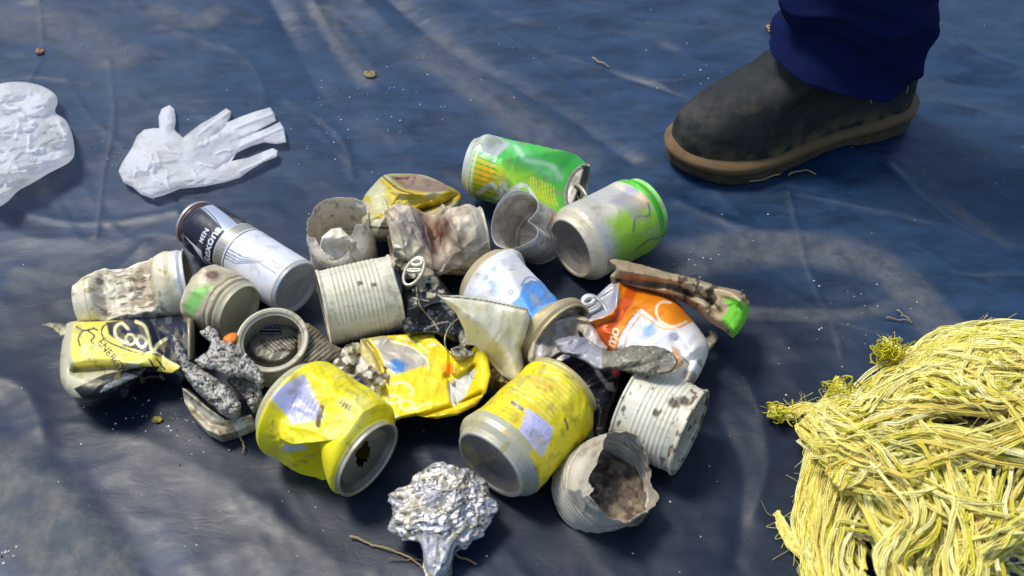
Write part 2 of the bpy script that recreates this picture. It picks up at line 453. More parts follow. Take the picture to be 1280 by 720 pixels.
CREASES = [  # (photo polyline, height mm, half width mm)
    ([(478, -20), (560, 52), (640, 98), (715, 140), (790, 200)], -9, 15), ([(440, -30), (520, 50), (600, 105), (690, 160)], 7, 18),
    ([(385, -20), (430, 50), (470, 100)], 5, 9), ([(330, -20), (365, 40), (400, 110)], -6, 13),
    ([(560, -20), (640, 20), (760, 30), (840, 60)], -4, 14), ([(700, -20), (800, 15), (900, 25)], -4, 12),
    ([(985, 240), (1008, 320), (1030, 380), (1054, 445)], 1.6, 2.2), ([(995, 243), (1080, 258), (1180, 277)], 2.2, 3.5),
    ([(1110, 205), (1170, 258), (1225, 292), (1300, 312)], 4, 7), ([(1205, 338), (1300, 342)], 3, 4), ([(1150, 300), (1230, 345), (1300, 380)], -4, 12),
    ([(133, 60), (140, 150), (128, 210), (118, 290)], 1.6, 3), ([(46, -10), (48, 60), (30, 100)], 1.5, 2.2), ([(0, 95), (45, 88), (110, 96)], 2, 4),
    ([(-20, 575), (40, 600), (95, 650), (140, 740)], 16, 24), ([(-20, 470), (30, 488), (60, 560)], 6, 12), ([(60, 560), (120, 620), (190, 720)], -5, 16),
    ([(355, 120), (420, 160), (440, 215)], 2, 5), ([(180, 300), (120, 340), (20, 330)], 2.5, 7), ([(20, 260), (100, 275), (220, 262)], 2, 5),
    ([(820, 380), (900, 440), (960, 450)], -3, 12), ([(930, 470), (960, 560), (940, 640)], 2.5, 8), ([(900, 520), (930, 600), (920, 700)], -3, 9),
    ([(1010, 395), (1120, 420)], 2, 6), ([(850, 250), (940, 285), (1010, 292)], 2.5, 6), ([(150, 540), (260, 590), (340, 640)], 3, 12), ([(300, 620), (420, 700)], 2, 8),
    ([(1180, 20), (1230, 60), (1300, 80)], 5, 12), ([(1170, 120), (1230, 130), (1300, 150)], 4, 9), ([(1190, 90), (1300, 100)], -4, 8),
    ([(700, 60), (820, 95), (880, 90)], 1.5, 9), ([(760, 80), (860, 120)], -3, 6), ([(200, 20), (300, 60), (330, 120)], 3, 10),
]
_cw = [(px_line(a), h / 1000 * .62, w / 1000) for a, h, w in CREASES]

NEAR = [(*P(a, b)[:2], r_) for a, b, r_ in ((250, 192, .12), (40, 180, .12), (990, 190, .16), (900, 210, .12), (1080, 160, .14), (1150, 560, .22), (1250, 600, .22), (1050, 640, .2), (552, 640, .1), (1000, 520, .1))]
def tarp_h(x, y, fine=True):
    sh = x.shape; x = x.ravel(); y = y.ravel()
    p = np.stack([x, y, 0 * x], 1)
    near = np.exp(-((x + 0.03) ** 2 / 0.10 + (y + 0.02) ** 2 / 0.03))
    for gx_, gy_, r_ in NEAR: near = np.maximum(near, np.exp(-(((x - gx_) ** 2 + (y - gy_) ** 2) / r_ ** 2) ** 1.5))
    h = (fbm(p * 4.5, 3, 3) - 0.5) * 0.030 * (1 - 0.8 * near)
    a = fbm(p * np.array([5, 9, 1]) + 3, 11, 4); h = h + (0.5 - np.abs(a - 0.5) * 5).clip(-.3, .5) * 0.0026 * (1 - .6 * near)
    q = np.stack([x * .8 + y * .6, -x * .6 + y * .8, 0 * x], 1)
    a = fbm(q * np.array([22, 6, 1]) + 3, 21, 3); h = h + (0.5 - np.abs(a - 0.5) * 6).clip(-.3, .5) * 0.0008
    q = np.stack([x * .5 - y * .86, x * .86 + y * .5, 0 * x], 1)
    a = fbm(q * np.array([30, 9, 1]) + 8, 31, 3); h = h + (0.5 - np.abs(a - 0.5) * 7).clip(-.3, .5) * 0.0004
    if fine:
        h = h + fold(p + 4, 0.13, 5, 3) * 0.0048 * (1 - .6 * near) + fold(p + 9, 0.055, 15, 3) * 0.0015 + fold(p + 4, 0.024, 5, 3) * 0.00035
    for ln, hh, w in _cw:
        m = (np.abs(x) < 1.2) & (np.abs(y) < 1.0)
        d = seg_dist(x[m], y[m], ln); h[m] += hh * np.exp(-(d / w) ** 1.6)
    h = h - (0.0022 + 0.0068 * (1 - near)); k = ss(.25, .8, near)
    return (h * (1 - k) + np.minimum(h, -.0004 + 0 * h) * k).reshape(sh)

def ground_mat(name):
    m = bpy.data.materials.new(name); m.use_nodes = True; t = m.node_tree; b = t.nodes['Principled BSDF']
    tc = N(t, 'ShaderNodeTexCoord'); n = N(t, 'ShaderNodeTexNoise'); n.inputs['Scale'].default_value = 9; n.inputs['Detail'].default_value = 12
    t.links.new(tc.outputs['Object'], n.inputs['Vector'])
    r = N(t, 'ShaderNodeValToRGB'); r.color_ramp.elements[0].color = (.06, .045, .03, 1); r.color_ramp.elements[1].color = (.22, .17, .11, 1)
    t.links.new(n.outputs['Fac'], r.inputs[0]); t.links.new(r.outputs[0], b.inputs['Base Color']); b.inputs['Roughness'].default_value = .95
    bp = N(t, 'ShaderNodeBump'); bp.inputs['Distance'].default_value = .02; t.links.new(n.outputs['Fac'], bp.inputs['Height']); t.links.new(bp.outputs[0], b.inputs['Normal'])
    return m

gx = np.array([-40, -12, -4, -2, 0, 2, 4, 12, 40.]); GX, GY = np.meshgrid(gx, gx)
i = np.arange(8)[:, None] * 9 + np.arange(8)[None, :]
tag(obj('ground', np.stack([GX.ravel(), GY.ravel(), GX.ravel() * 0 - 0.06], 1), np.stack([i, i + 1, i + 10, i + 9], -1).reshape(-1, 4), ground_mat('bare_soil'), loc=(0, 0, -0.06)), None, None, kind='structure')

def tarp_mat():
    m = bpy.data.materials.new('tarpaulin_plastic'); m.use_nodes = True; t = m.node_tree; L = t.links.new; b = t.nodes['Principled BSDF']
    tc = N(t, 'ShaderNodeTexCoord'); at = N(t, 'ShaderNodeAttribute', attribute_name='Col')
    def noise(s, d=6, r=.6, dist=0, sc=None):
        n = N(t, 'ShaderNodeTexNoise'); n.inputs['Scale'].default_value = s; n.inputs['Detail'].default_value = d; n.inputs['Roughness'].default_value = r; n.inputs['Distortion'].default_value = dist
        if sc:
            mp = N(t, 'ShaderNodeMapping'); mp.inputs['Scale'].default_value = sc; mp.inputs['Rotation'].default_value = (0, 0, .45); L(tc.outputs['Object'], mp.inputs[0]); L(mp.outputs[0], n.inputs['Vector'])
        else: L(tc.outputs['Object'], n.inputs['Vector'])
        return n
    def rmp(src, a, c_, lo=0, hi=1):
        q = N(t, 'ShaderNodeMapRange'); q.interpolation_type = 'SMOOTHSTEP'
        for k, v in (('From Min', a), ('From Max', c_), ('To Min', lo), ('To Max', hi)): q.inputs[k].default_value = v
        L(src, q.inputs['Value']); return q.outputs[0]
    def mth(op, a, c_):
        q = N(t, 'ShaderNodeMath', operation=op); q.use_clamp = True
        for k, v in ((0, a), (1, c_)):
            if isinstance(v, (int, float)): q.inputs[k].default_value = v
            else: L(v, q.inputs[k])
        return q.outputs[0]
    def mix(f, a, bb):
        q = N(t, 'ShaderNodeMix', data_type='RGBA'); L(f, q.inputs['Factor'])
        for k, v in (('A', a), ('B', bb)):
            if isinstance(v, tuple): q.inputs[k].default_value = (*v, 1)
            else: L(v, q.inputs[k])
        return q.outputs['Result']
    n1 = noise(5, 8, .62, .6); n2 = noise(16, 8, .65, .4, (1, 2.4, 1)); n3 = noise(900, 2, .5); n4 = noise(60, 6, .7)
    base = mix(rmp(n2.outputs['Fac'], .3, .7), (.004, .018, .048), (.009, .038, .098))
    dust = mth('MULTIPLY', rmp(n1.outputs['Fac'], .42, .72), rmp(n2.outputs['Fac'], .25, .65, .35, 1))
    dust = mth('MULTIPLY', dust, .15)
    dust = mth('ADD', dust, mth('MULTIPLY', at.outputs['Alpha'], rmp(n4.outputs['Fac'], .25, .65, .55, 1)))
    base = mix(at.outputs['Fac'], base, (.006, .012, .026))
    dc = mix(rmp(n4.outputs['Fac'], .3, .7), (.075, .085, .09), (.14, .14, .135))
    col = mix(dust, base, dc)
    grit = mth('MULTIPLY', rmp(n3.outputs['Fac'], .72, .78), rmp(n1.outputs['Fac'], .4, .6, .05, .35))
    col = mix(grit, col, (.33, .32, .3))
    L(col, b.inputs['Base Color'])
    ro = N(t, 'ShaderNodeMath', operation='MULTIPLY_ADD'); L(dust, ro.inputs[0]); ro.inputs[1].default_value = .4; L(rmp(n2.outputs['Fac'], .3, .7, .36, .5), ro.inputs[2]); ro.use_clamp = True
    L(ro.outputs[0], b.inputs['Roughness']); b.inputs['Specular IOR Level'].default_value = .42
    n5 = noise(45, 8, .6, 1.2, (1, 2.2, 1)); bp = N(t, 'ShaderNodeBump'); bp.inputs['Strength'].default_value = .4; bp.inputs['Distance'].default_value = .0007; L(n5.outputs['Fac'], bp.inputs['Height'])
    L(bp.outputs[0], b.inputs['Normal'])
    return m

def axis_pts(lo, a, b, hi, step, big):
    return np.unique(np.r_[np.linspace(lo, a, big), np.arange(a, b, step), np.linspace(b, hi, big)])
ax = axis_pts(-1.9, -.78, .80, 1.9, .0024, 28); ay = axis_pts(-1.2, -.30, .56, 1.7, .0024, 28)
TX, TY = np.meshgrid(ax, ay); TZ = tarp_h(TX, TY)
_d = np.minimum(np.minimum(TX + 1.9, 1.9 - TX), np.minimum(TY + 1.2, 1.7 - TY)); TZ = TZ - .03 * np.exp(-_d / .08)
nx, ny = len(ax), len(ay); i = np.arange(ny - 1)[:, None] * nx + np.arange(nx - 1)[None, :]
TV = np.stack([TX.ravel(), TY.ravel(), TZ.ravel()], 1)
I = Ink(len(TV), (0, 0, 0), 0)
DUST = [([(830, 325), (930, 305), (1040, 312), (1120, 345), (1180, 410)], 30, .55), ([(930, 388), (1060, 392), (1140, 372)], 10, .4),
        ([(540, 40), (600, 100), (660, 150), (720, 190)], 34, .35), ([(0, 15), (70, 25), (140, 60)], 40, .35), ([(-10, 610), (50, 650), (110, 730)], 55, 1.0), ([(90, 690), (170, 740)], 34, .5),
        ([(400, 0), (430, 50), (460, 90)], 18, .45), ([(90, 330), (30, 345)], 30, .4), ([(190, 0), (240, 20), (270, 5)], 18, .4), ([(1130, 195), (1190, 250), (1260, 300)], 12, .25), ([(220, 560), (300, 590), (380, 560)], 30, .2)]
for pts, w, a in DUST:
    ln = px_line(pts); d = seg_dist(TV[:, 0], TV[:, 1], ln)
    ww = w / 1300 * .95 * (.6 + .9 * v2(TV[:, 0], TV[:, 1], 9, 5)); I.m = np.maximum(I.m, a * (1 - ss(ww * .45, ww * 1.35, d)))
# darker tone on the tarpaulin round the rubbish and in front of it
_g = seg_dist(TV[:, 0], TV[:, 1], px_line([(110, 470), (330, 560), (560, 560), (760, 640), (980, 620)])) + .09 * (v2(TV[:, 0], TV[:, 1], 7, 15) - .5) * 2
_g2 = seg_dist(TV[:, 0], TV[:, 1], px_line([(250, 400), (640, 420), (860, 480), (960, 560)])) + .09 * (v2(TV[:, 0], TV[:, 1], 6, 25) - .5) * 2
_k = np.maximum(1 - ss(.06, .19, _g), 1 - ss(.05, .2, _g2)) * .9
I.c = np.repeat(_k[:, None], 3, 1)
# pale chafe lines along the sharp creases
for ln, hh, w in _cw:
    if abs(hh) < .0023 and hh > 0:
        d = seg_dist(TV[:, 0], TV[:, 1], ln); I.m = np.maximum(I.m, .26 * (1 - ss(.0004, .003, d)) * ss(.3, .6, v2(TV[:, 0], TV[:, 1], 25, 41)))
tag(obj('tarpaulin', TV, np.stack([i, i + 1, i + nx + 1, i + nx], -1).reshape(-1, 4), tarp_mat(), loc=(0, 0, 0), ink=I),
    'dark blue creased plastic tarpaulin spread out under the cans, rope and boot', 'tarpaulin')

# ---------------------------------------------------------------- person: one leg in boot and trouser
def build_person():
    heel = P(1128, 136, 0); toe = P(836, 206, 0); heel[2] = toe[2] = 0
    ax_ = toe - heel; LF = np.linalg.norm(ax_) * 100; f = ax_ / np.linalg.norm(ax_); s = np.cross(np.array([0, 0, 1.0]), f)  # s: away from / towards viewer
    if s[1] > 0: s = -s                                                    # s points to the viewer's side
    def Wd(x, y, z): return heel + (x[..., None] * f + y[..., None] * s) / 100 + z[..., None] * np.array([0, 0, .01])
    # footprint half widths along the foot, x from heel 0 to toe LF
    def half(x, side):
        u = x / LF
        xs = [0, .02, .08, .2, .35, .5, .66, .78, .88, .95, .985, 1]
        a = [0, 2.0, 3.5, 3.9, 3.6, 4.0, 5.0, 5.2, 4.5, 3.1, 1.7, 0]
        b = [0, 2.0, 3.4, 3.7, 3.4, 3.6, 4.3, 4.5, 3.9, 2.7, 1.5, 0]
        return np.interp(u, xs, a if side > 0 else b)
    th = np.linspace(0, 2 * math.pi, 200, endpoint=False)
    xr = LF / 2 * (1 + np.cos(th) * 1.0); hw = np.where(np.sin(th) > 0, half(xr, 1), half(xr, -1))
    outx, outy = xr, hw * np.sign(np.sin(th)) * (np.abs(np.sin(th)) > 1e-6)
    # smooth outline
    for _ in range(5): outx = (np.roll(outx, 1) + outx * 2 + np.roll(outx, -1)) / 4; outy = (np.roll(outy, 1) + outy * 2 + np.roll(outy, -1)) / 4
    # bare leg, mostly inside: one continuous mesh
    ank = np.array([5.5, 0, 0])
    def col_(xs):
        pts = []
        for (z, x, r_) in xs:
            a = np.linspace(0, 2 * math.pi, 32, endpoint=False); pts.append((x + r_ * np.cos(a), r_ * .9 * np.sin(a), np.full(32, z)))
        X = np.array([p[0] for p in pts]).ravel(); Y = np.array([p[1] for p in pts]).ravel(); Z = np.array([p[2] for p in pts]).ravel()
        n = len(xs); i = np.arange(n - 1)[:, None] * 32 + np.arange(32)[None, :]; j = (np.arange(32) + 1) % 32
        i2 = np.arange(n - 1)[:, None] * 32 + j[None, :]
        return Wd(X, Y, Z), np.stack([i, i2, i2 + 32, i + 32], -1).reshape(-1, 4)
    V, Fc = col_([(3, 7, 2.5), (6, 6.8, 3.4), (10, 7, 3.4), (14, 8.2, 3.2), (22, 8.9, 3.6), (32, 9.2, 4.4), (42, 9.4, 4.6), (48, 9.6, 4.8), (56, 9.8, 5.4), (72, 10.2, 6.0)])
    person = obj('person', V, Fc, M_CLOTH, None, Ink(len(V), c(150, 105, 80), 0), loc=tuple(P(1100, 125, 0)))
    tag(person, 'person standing on the tarpaulin, one lower leg in navy trousers and a dark work boot', 'person')
    # upper of the boot: tilted slices from sole to shaft
    ns, nt_ = 90, 160
    sv = np.linspace(0, 1, ns); tt = np.linspace(0, 2 * math.pi, nt_, endpoint=False)
    sx = [0, .05, .12, .2, .3, .42, .55, .7, .85, 1.0]
    xf = np.interp(sv, sx, [LF - .5, LF - .5, LF - .9, LF - 1.9, LF - 4.2, LF - 8.2, LF - 12.2, LF - 14.8, LF - 15.8, LF - 16])
    zf = np.interp(sv, sx, [2.6, 3.8, 5.0, 5.9, 6.9, 8.3, 10.2, 12.0, 13.4, 14.5])
    xb = np.interp(sv, sx, [.6, .5, .4, .4, .5, .8, 1.2, 2.6, 3.6, 4.2]); zb = np.interp(sv, sx, [2.4, 3.2, 4.2, 5.4, 6.8, 8.4, 10.0, 11.6, 13.0, 14.5])
    Vx, Vy, Vz = [], [], []
    def smooth1(a):
        for _ in range(3): a = np.r_[a[0], (a[:-2] + 2 * a[1:-1] + a[2:]) / 4, a[-1]]
        return a
    xf, zf, xb, zb = map(smooth1, (xf, zf, xb, zb))
    for i_, s_ in enumerate(sv):
        cx = (xf[i_] + xb[i_]) / 2; rx = (xf[i_] - xb[i_]) / 2
        x = cx + rx * np.cos(tt)
        hwid = np.where(np.sin(tt) > 0, half(np.clip(x, 0, LF), 1), half(np.clip(x, 0, LF), -1))
        e = np.abs(np.sin(tt)) ** .75                      # fuller than an ellipse
        shaft = 4.1 * e
        foot = np.minimum(hwid * .97, 5.2 * e + 0 * hwid) if False else np.minimum(hwid * 1.0, e * 5.6) * (1 - .12 * ss(0, .3, s_))
        w = np.where(x > 8, foot, foot)
        k = ss(.35, .8, s_); w = w * (1 - k) + shaft * k
        w = w * (1.0 - .10 * math.sin(math.pi * min(1, s_ / .5)))
        Vx.append(x); Vy.append(w * np.sign(np.sin(tt))); Vz.append(zf[i_] + (zb[i_] - zf[i_]) * (1 - (x - xb[i_]) / (2 * rx)))
    X, Y, Z = np.array(Vx), np.array(Vy), np.array(Vz)
    for _ in range(4): Y = (np.roll(Y, 1, 1) + 2 * Y + np.roll(Y, -1, 1)) / 4
    X, Y, Z = X.ravel(), Y.ravel(), Z.ravel()
    q = np.stack([X, Y, Z], 1)
    wr = np.exp(-((X - LF + 11.0) / 3.2) ** 2) * ss(5, 7, Z)
    Z = Z + .12 * wr * np.sin((X - LF) * 2.6 + .35 * Y) + .22 * (fbm(q * .5, 5, 3) - .5)
    Y = Y + .25 * (fbm(q * .6 + 9, 8, 3) - .5) * np.sign(Y)
    I = Ink(len(X), c(20, 26, 29), 0)
    I.put(ss(.45, .75, fbm(q * .35, 3, 4)) * .5, c(32, 38, 38))
    I.put((1 - ss(2.4, 4.6, Z)) * ss(.35, .6, fbm(q * .8, 4, 4)) * .7, c(98, 86, 58))
    I.put(ss(LF - 5.5, LF - 1, X) * ss(.35, .7, fbm(q * .9, 6, 5)) * .4, c(84, 82, 72))
    X0, Y0, Z0 = X, Y, Z
    V = Wd(X, Y, Z); i = np.arange(ns - 1)[:, None] * nt_ + np.arange(nt_)[None, :]; i2 = np.arange(ns - 1)[:, None] * nt_ + ((np.arange(nt_) + 1) % nt_)[None, :]
    boot = obj('boot', V, np.stack([i, i2, i2 + nt_, i + nt_], -1).reshape(-1, 4), M_BOOT, person, I)
    tag(boot, 'dark green black pull-on leather work boot, dusty at the toe', None)
    # sole: welt on top, groove, thick tread that curves up at the toe and steps at the heel
    n = len(outx); cxm = LF / 2
    prof = [(0.0, .12), (.03, .2), (.6, .26), (.95, .22), (1.1, .1), (1.25, .3), (1.55, .5), (1.95, .52), (2.2, .4), (2.5, -.3)]
    SX, SY, SZ, SK = [], [], [], []
    nxn = np.roll(outy, -1) - np.roll(outy, 1); nyn = -(np.roll(outx, -1) - np.roll(outx, 1)); l = np.hypot(nxn, nyn) + 1e-9; nxn, nyn = nxn / l, nyn / l
    for z, off in prof:
        rise = .7 * ss(LF * .78, LF, outx) ** 1.5 * (1 - z / 4)
        arch = .35 * ss(LF * .28, LF * .34, outx) * (1 - ss(LF * .42, LF * .52, outx)) * (1 - min(1, z / 1.2))
        # lugs cut into the tread edge
        lug = .22 * (tri(outx / 1.05) > .5) * (z < 1.1) * (off > .15)
        lift = .6 * (1 - ss(0, LF * .45, outx)) * ss(.5, 1.4, z)       # the welt climbs towards the heel
        SX.append(outx + nxn * (off - lug)); SY.append(outy + nyn * (off - lug)); SZ.append(z + rise + arch + lift); SK.append(np.full(n, z))
    SX.append(np.full(n, cxm)); SY.append(np.zeros(n)); SZ.append(np.full(n, 2.6)); SK.append(np.full(n, 2.6))
    SX.insert(0, np.interp(np.arange(n), np.arange(n), cxm + (outx - cxm) * .02)); SY.insert(0, outy * .02); SZ.insert(0, np.full(n, .6)); SK.insert(0, np.zeros(n))
    m_ = len(SX); X, Y, Z, K = [np.array(a).ravel() for a in (SX, SY, SZ, SK)]
    i = np.arange(m_ - 1)[:, None] * n + np.arange(n)[None, :]; i2 = np.arange(m_ - 1)[:, None] * n + ((np.arange(n) + 1) % n)[None, :]
    q = np.stack([X, Y, Z], 1)
    I = Ink(len(X), c(104, 82, 50), 0); I.put((K < 1.2) * 1.0, c(60, 48, 32)); I.put((np.abs(K - 1.1) < .08) * 1.0, c(40, 34, 26))
    sole = obj('sole', Wd(X, Y, Z), np.stack([i, i2, i2 + n, i + n], -1).reshape(-1, 4), M_SOLE, boot, I)
    def side_y(xq, zq):
        d = (X0 - xq) ** 2 + (Z0 - zq) ** 2 + (Y0 < 0) * 99; return Y0[np.argmin(d)]
    for k_, line in enumerate([[(9.3, 10.6), (10.0, 9.0), (9.6, 7.4), (8.2, 6.0), (7.4, 4.8)], [(2.3, 7.8), (3.0, 6.2), (3.2, 4.9)], [(14.5, 10.2), (14.0, 7.8), (15.5, 5.6), (16.5, 3.6)], [(LF - 7.5, 6.9), (LF - 8.2, 5.0), (LF - 8.8, 3.4)]]):
        ln = catmull(line, 7); pts = np.array([[a, side_y(a, b) + .03, b] for a, b in ln]); pts[:, 1] = np.convolve(np.r_[[pts[0, 1]] * 2, pts[:, 1], [pts[-1, 1]] * 2], np.ones(5) / 5, 'valid') + .03
        W_ = Wd(pts[:, 0], pts[:, 1], pts[:, 2]); v_, f_ = ring_mesh(W_, .00045 if k_ < 2 else .0004, 5, False)
        obj('stitching', v_, f_, M_BITS, boot, Ink(len(v_), *((c(170, 145, 80), 0) if k_ < 2 else (c(62, 60, 48), 0))))
    # stitching and elastic seam on the viewer's side of the upper: short strands just proud of the leather
    # trouser leg
    nu, nv = 260, 240
    tz = np.linspace(0, 1, nv); zt = 7.6 + (76 - 7.6) * tz ** 1.25
    th = np.linspace(-math.pi, math.pi, nu, endpoint=False)
    TH, ZT = np.meshgrid(th, zt); TT = np.meshgrid(th, tz)[1]
    TH, ZT = TH.ravel(), ZT.ravel()
    q = np.stack([np.cos(TH), np.sin(TH), ZT / 8], 1)
    low = np.exp(-(ZT - 8) / 9)
    rr = 7.4 + .5 * low + .022 * (ZT - 10)
    # diagonal draped folds
    ph1 = ZT * .95 + 2.6 * np.sin(TH + .9) + 4.5 * vn(q * 1.3, 3); ph2 = ZT * 1.3 - 3.4 * np.sin(TH + 2.2) + 4 * vn(q * 1.1 + 7, 5); ph3 = .5 * ZT + 4 * np.sin(TH - .4) + 3 * vn(q * 2 + 3, 8)
    rr = rr - .85 + low ** .5 * (2.0 * (.6 - np.abs(np.sin(ph1 / 2))) * (.35 + vn(q * 1.4 + 2, 11)) + 1.4 * (.6 - np.abs(np.sin(ph2 / 2))) * vn(q * 1.2 + 12, 13) * 1.3 + .8 * (.6 - np.abs(np.sin(ph3 / 2))))
    rr = rr + .12 * (fbm(q * 7, 17, 3) - .5) + .9 * (fbm(q * 1.1, 7, 3) - .5) + .5 * fold(q * 2.2, 1.3, 4, 3)
    rr = rr - 1.0 * (1 - ss(7.6, 8.0, ZT)) + .16 * ss(7.9, 8.1, ZT) * (1 - ss(9.2, 9.5, ZT)) - .12 * np.exp(-((ZT - 9.6) / .2) ** 2) 
    cx = 8.9 + .02 * (ZT - 8) ; hem = 2.3 * np.cos(TH) * low     # the hem rides up over the instep
    X = cx + rr * 1.08 * np.cos(TH); Y = rr * .86 * np.sin(TH); Z = ZT + hem * .9 + .5 * low * np.sin(2 * TH + 1)
    I = Ink(len(X), c(10, 20, 58), 0); I.put(ss(.4, .7, fbm(q * 2, 2, 4)) * .4, c(14, 26, 70))
    i = np.arange(nv - 1)[:, None] * nu + np.arange(nu)[None, :]; i2 = np.arange(nv - 1)[:, None] * nu + ((np.arange(nu) + 1) % nu)[None, :]
    obj('trouser_leg', Wd(X, Y, Z), np.stack([i, i2, i2 + nu, i + nu], -1).reshape(-1, 4), M_CLOTH, person, I, solid=.0015)
    return Wd, LF
BOOT_W, BOOT_L = build_person()
# ---------------------------------------------------------------- complete and crushed cans
def thing_at(name, px, py, label, cat='can', group=None):
    return empty(name, tuple(P(px, py, 0)), label, cat, group)
G_CAN = 'discarded cans heaped on the tarpaulin'

def wear(I, th, t, seed, amt=.5, col=(185, 180, 150), scale=.9, met=.3):
    q = np.stack([np.cos(th) * 3, np.sin(th) * 3, t], 1)
    I.put(ss(.62 - amt * .25, .72, fbm(q * scale, seed, 5)) * min(1, amt + .3), c(*col), met); return I

def axis_can(a, b, R0, L=None, roll=0):
    A, B = P(*a), P(*b); fr = frame(A, B, roll); return fr, (L or fr[4])

# --- green can, far side
def green_can():
    t0 = thing_at('drink_can', 655, 225, 'bright green dented drink can with a yellow burst, white script and raised tab', group=G_CAN)
    fr, L = axis_can((588, 205, 3.1), (728, 236, 3.0), 3.15); R0 = 3.15
    def dfm(q, th, t, r):
        m = ss(1.2, 3, t) * (1 - ss(L - 2.5, L - .6, t))
        q = buckle(q, (-.15, 1, 0), 2.55 , 1.0 , .2) * m[:, None] + q * (1 - m[:, None])
        q2 = buckle(q, (.35, .8, .38), 4.35, 1.2, .12); q = q2
        q = buckle(q, (.9, .35, -.2), 2.55, .5, .2) * m[:, None] + q * (1 - m[:, None])
        q = crumple(q, .22, 2.2, 5, m)
        return q
    def paint(th, t, r, k):
        s = th * R0; I = Ink(len(th), c(72, 186, 70), .15)
        I.put(ss(.5, .62, v2(s, t, .55, 3)) * .5, c(70, 185, 90))
        I.put(stroke(s, t, [(-1.5, 3.5), (0.2, 6), (.5, 9.5)], 1.6, 1.2), c(110, 200, 120))  # lighter green highlight painted along the top of the can
        I.put(softpoly(s, t, [(2.2, 3), (7, 3), (7, 10), (3.0, 10), (1.6, 7)], 2.0) * .85, c(165, 215, 55))
        I.put(stroke(s, t, [(-1.2, 4.2), (.4, 5.8), (-.3, 8.4), (.8, 10)], .5, .5) * .6, c(190, 230, 190))
        I.put(softpoly(s, t, [(-2.9, .8), (1.2, .8), (1.5, 3.1), (-1.5, 3.6)], .3), c(188, 196, 190), .25)
        I.put(ss(.45, .6, v2(s, t, 1.8, 8)) * ((t < 3.2) & (s > 1.2) & (s < 3)), c(190, 220, 190))
        I.put(ss(1.9, 1.2, np.hypot(s - 3.6, t - 2.3)) * .0, c(240, 200, 30))
        I.put(softpoly(s, t, [(1.6, .9), (6.4, .9), (5.5, 3.6), (4.2, 4.6), (2.6, 4.2)], .7), c(205, 205, 30))
        I.put((1 - ss(.5, 1.3, np.hypot(s - 3.4, (t - 2.4)))), c(250, 190, 20))
        for a in range(7): I.put(stroke(s, t, [(1.8 + a * .55, 1.0), (2.2 + a * .5, 3.6)], .12), c(70, 170, 50))
        for a in range(9): I.put(stroke(s, t, [(1.9, 7.1 + a * .33), (4.2, 7.5 + a * .33)], .14), c(225, 220, 60))
        w = c(225, 235, 215)
        I.put(stroke(s, t, [(5.6, 1.9), (4.2, 3.2), (4.9, 4.1), (3.8, 4.3), (4.9, 5.2)], .46), w, .1)
        I.put(stroke(s, t, [(5.8, 3.8), (4.3, 5.3), (3.3, 6.3), (3.5, 7.2), (4.5, 7.6)], .5), w, .1)
        I.put(stroke(s, t, [(6.1, 5.2), (4.6, 6.3), (4.8, 7.6)], .4), w, .1)
        I.put(stroke(s, t, [(6.9, 2.2), (6.4, 5), (6.0, 8.8)], .5), w, .1)
        I.put(stroke(s, t, [(7.4, 3.2), (7.0, 6), (6.6, 8.2)], .2), c(60, 190, 60))
        I.put(k < 8.3, c(200, 205, 190), .5); I.put((k > 12.6), c(205, 205, 180), .6)
        I.put(stroke(s, t, [(-9, 1.25), (9, 1.25)], .22), c(205, 225, 190))
        return wear(I, th, t, 3, .18, (150, 150, 110))
    lathe('body', fr, can_profile(R0, L), M_PRINT, t0, dfm, paint)
    can_lid(t0, fr, R0, L, deform=dfm, hole_at=(-.8, -1.0))
    A, u, v, w, _ = fr
    pull_tab(t0, A + w * (L + .25) / 100 + (u * 1.0 - v * .2) / 100, v, u * .75 + w * .75, w - u, 1.25)
green_can()

def silver_green_can():
    t0 = thing_at('drink_can', 758, 300, 'silver and lime green faded drink can with its dark domed base facing the camera', group=G_CAN)
    R0 = 3.55; fr, L = axis_can((713, 311, 3.5), (806, 262, 3.3), R0)
    def dfm(q, th, t, r):
        m = ss(1.5, 4, t) * (1 - ss(L - 2.2, L - .8, t))
        q2 = buckle(q, (-.2, 1, .1), 3.35, .9, .3); q = q2 * m[:, None] + q * (1 - m[:, None])
        return crumple(q, .16, 3.0, 9, m)
    def paint(th, t, r, k):
        s = -th * R0; I = Ink(len(th), c(186, 186, 180), .3)
        I.put(ss(.35, .6, v2(s, t, .4, 31)) * .8, c(200, 194, 176))
        I.put(softpoly(s, t, [(-6.8, 2.2), (-1.8, 2.4), (-1.2, 5), (-.4, 8), (-1, L - 1), (-9, L - 1), (-9, 5)], 1.6) * (.55 + .45 * ss(.18, .42, v2(s, t, .9, 4))), c(150, 198, 55), .12)
        I.put(softpoly(s, t, [(-2.5, 5), (.5, 4.5), (1.2, 7.2), (-1.2, 8.2)], .8) * .8, c(150, 150, 170))
        I.put(softpoly(s, t, [(-2.2, 6.4), (-.6, 6.2), (-.2, 7.7), (-2.0, 8)], .5) * .8, c(190, 165, 135))
        I.put(stroke(s, t, [(-3.6, 4.5), (-2.6, 5.3), (-3.0, 6.6), (-2.0, 7.1)], .22) * .8, c(95, 100, 120))
        I.put(stroke(s, t, [(-5.6, 4.5), (-5.2, 6), (-5.7, 7.5)], .3) * .7, c(90, 100, 85))
        I.put((t > L - 1.4) & (k < 12), c(75, 185, 45)); I.put(k > 12, c(160, 220, 130), .4)
        I.put(k < 8.6, c(200, 190, 165), .35); I.put(k < 4.6, c(150, 142, 130), .45)
        I.put((k > 4.3) & (k < 6.5), c(205, 200, 180), .4)
        return wear(I, th, t, 5, .35, (170, 160, 130))
    lathe('body', fr, can_profile(R0, L), M_DIRTY, t0, dfm, paint)
    can_lid(t0, fr, R0, L, deform=dfm)
silver_green_can()

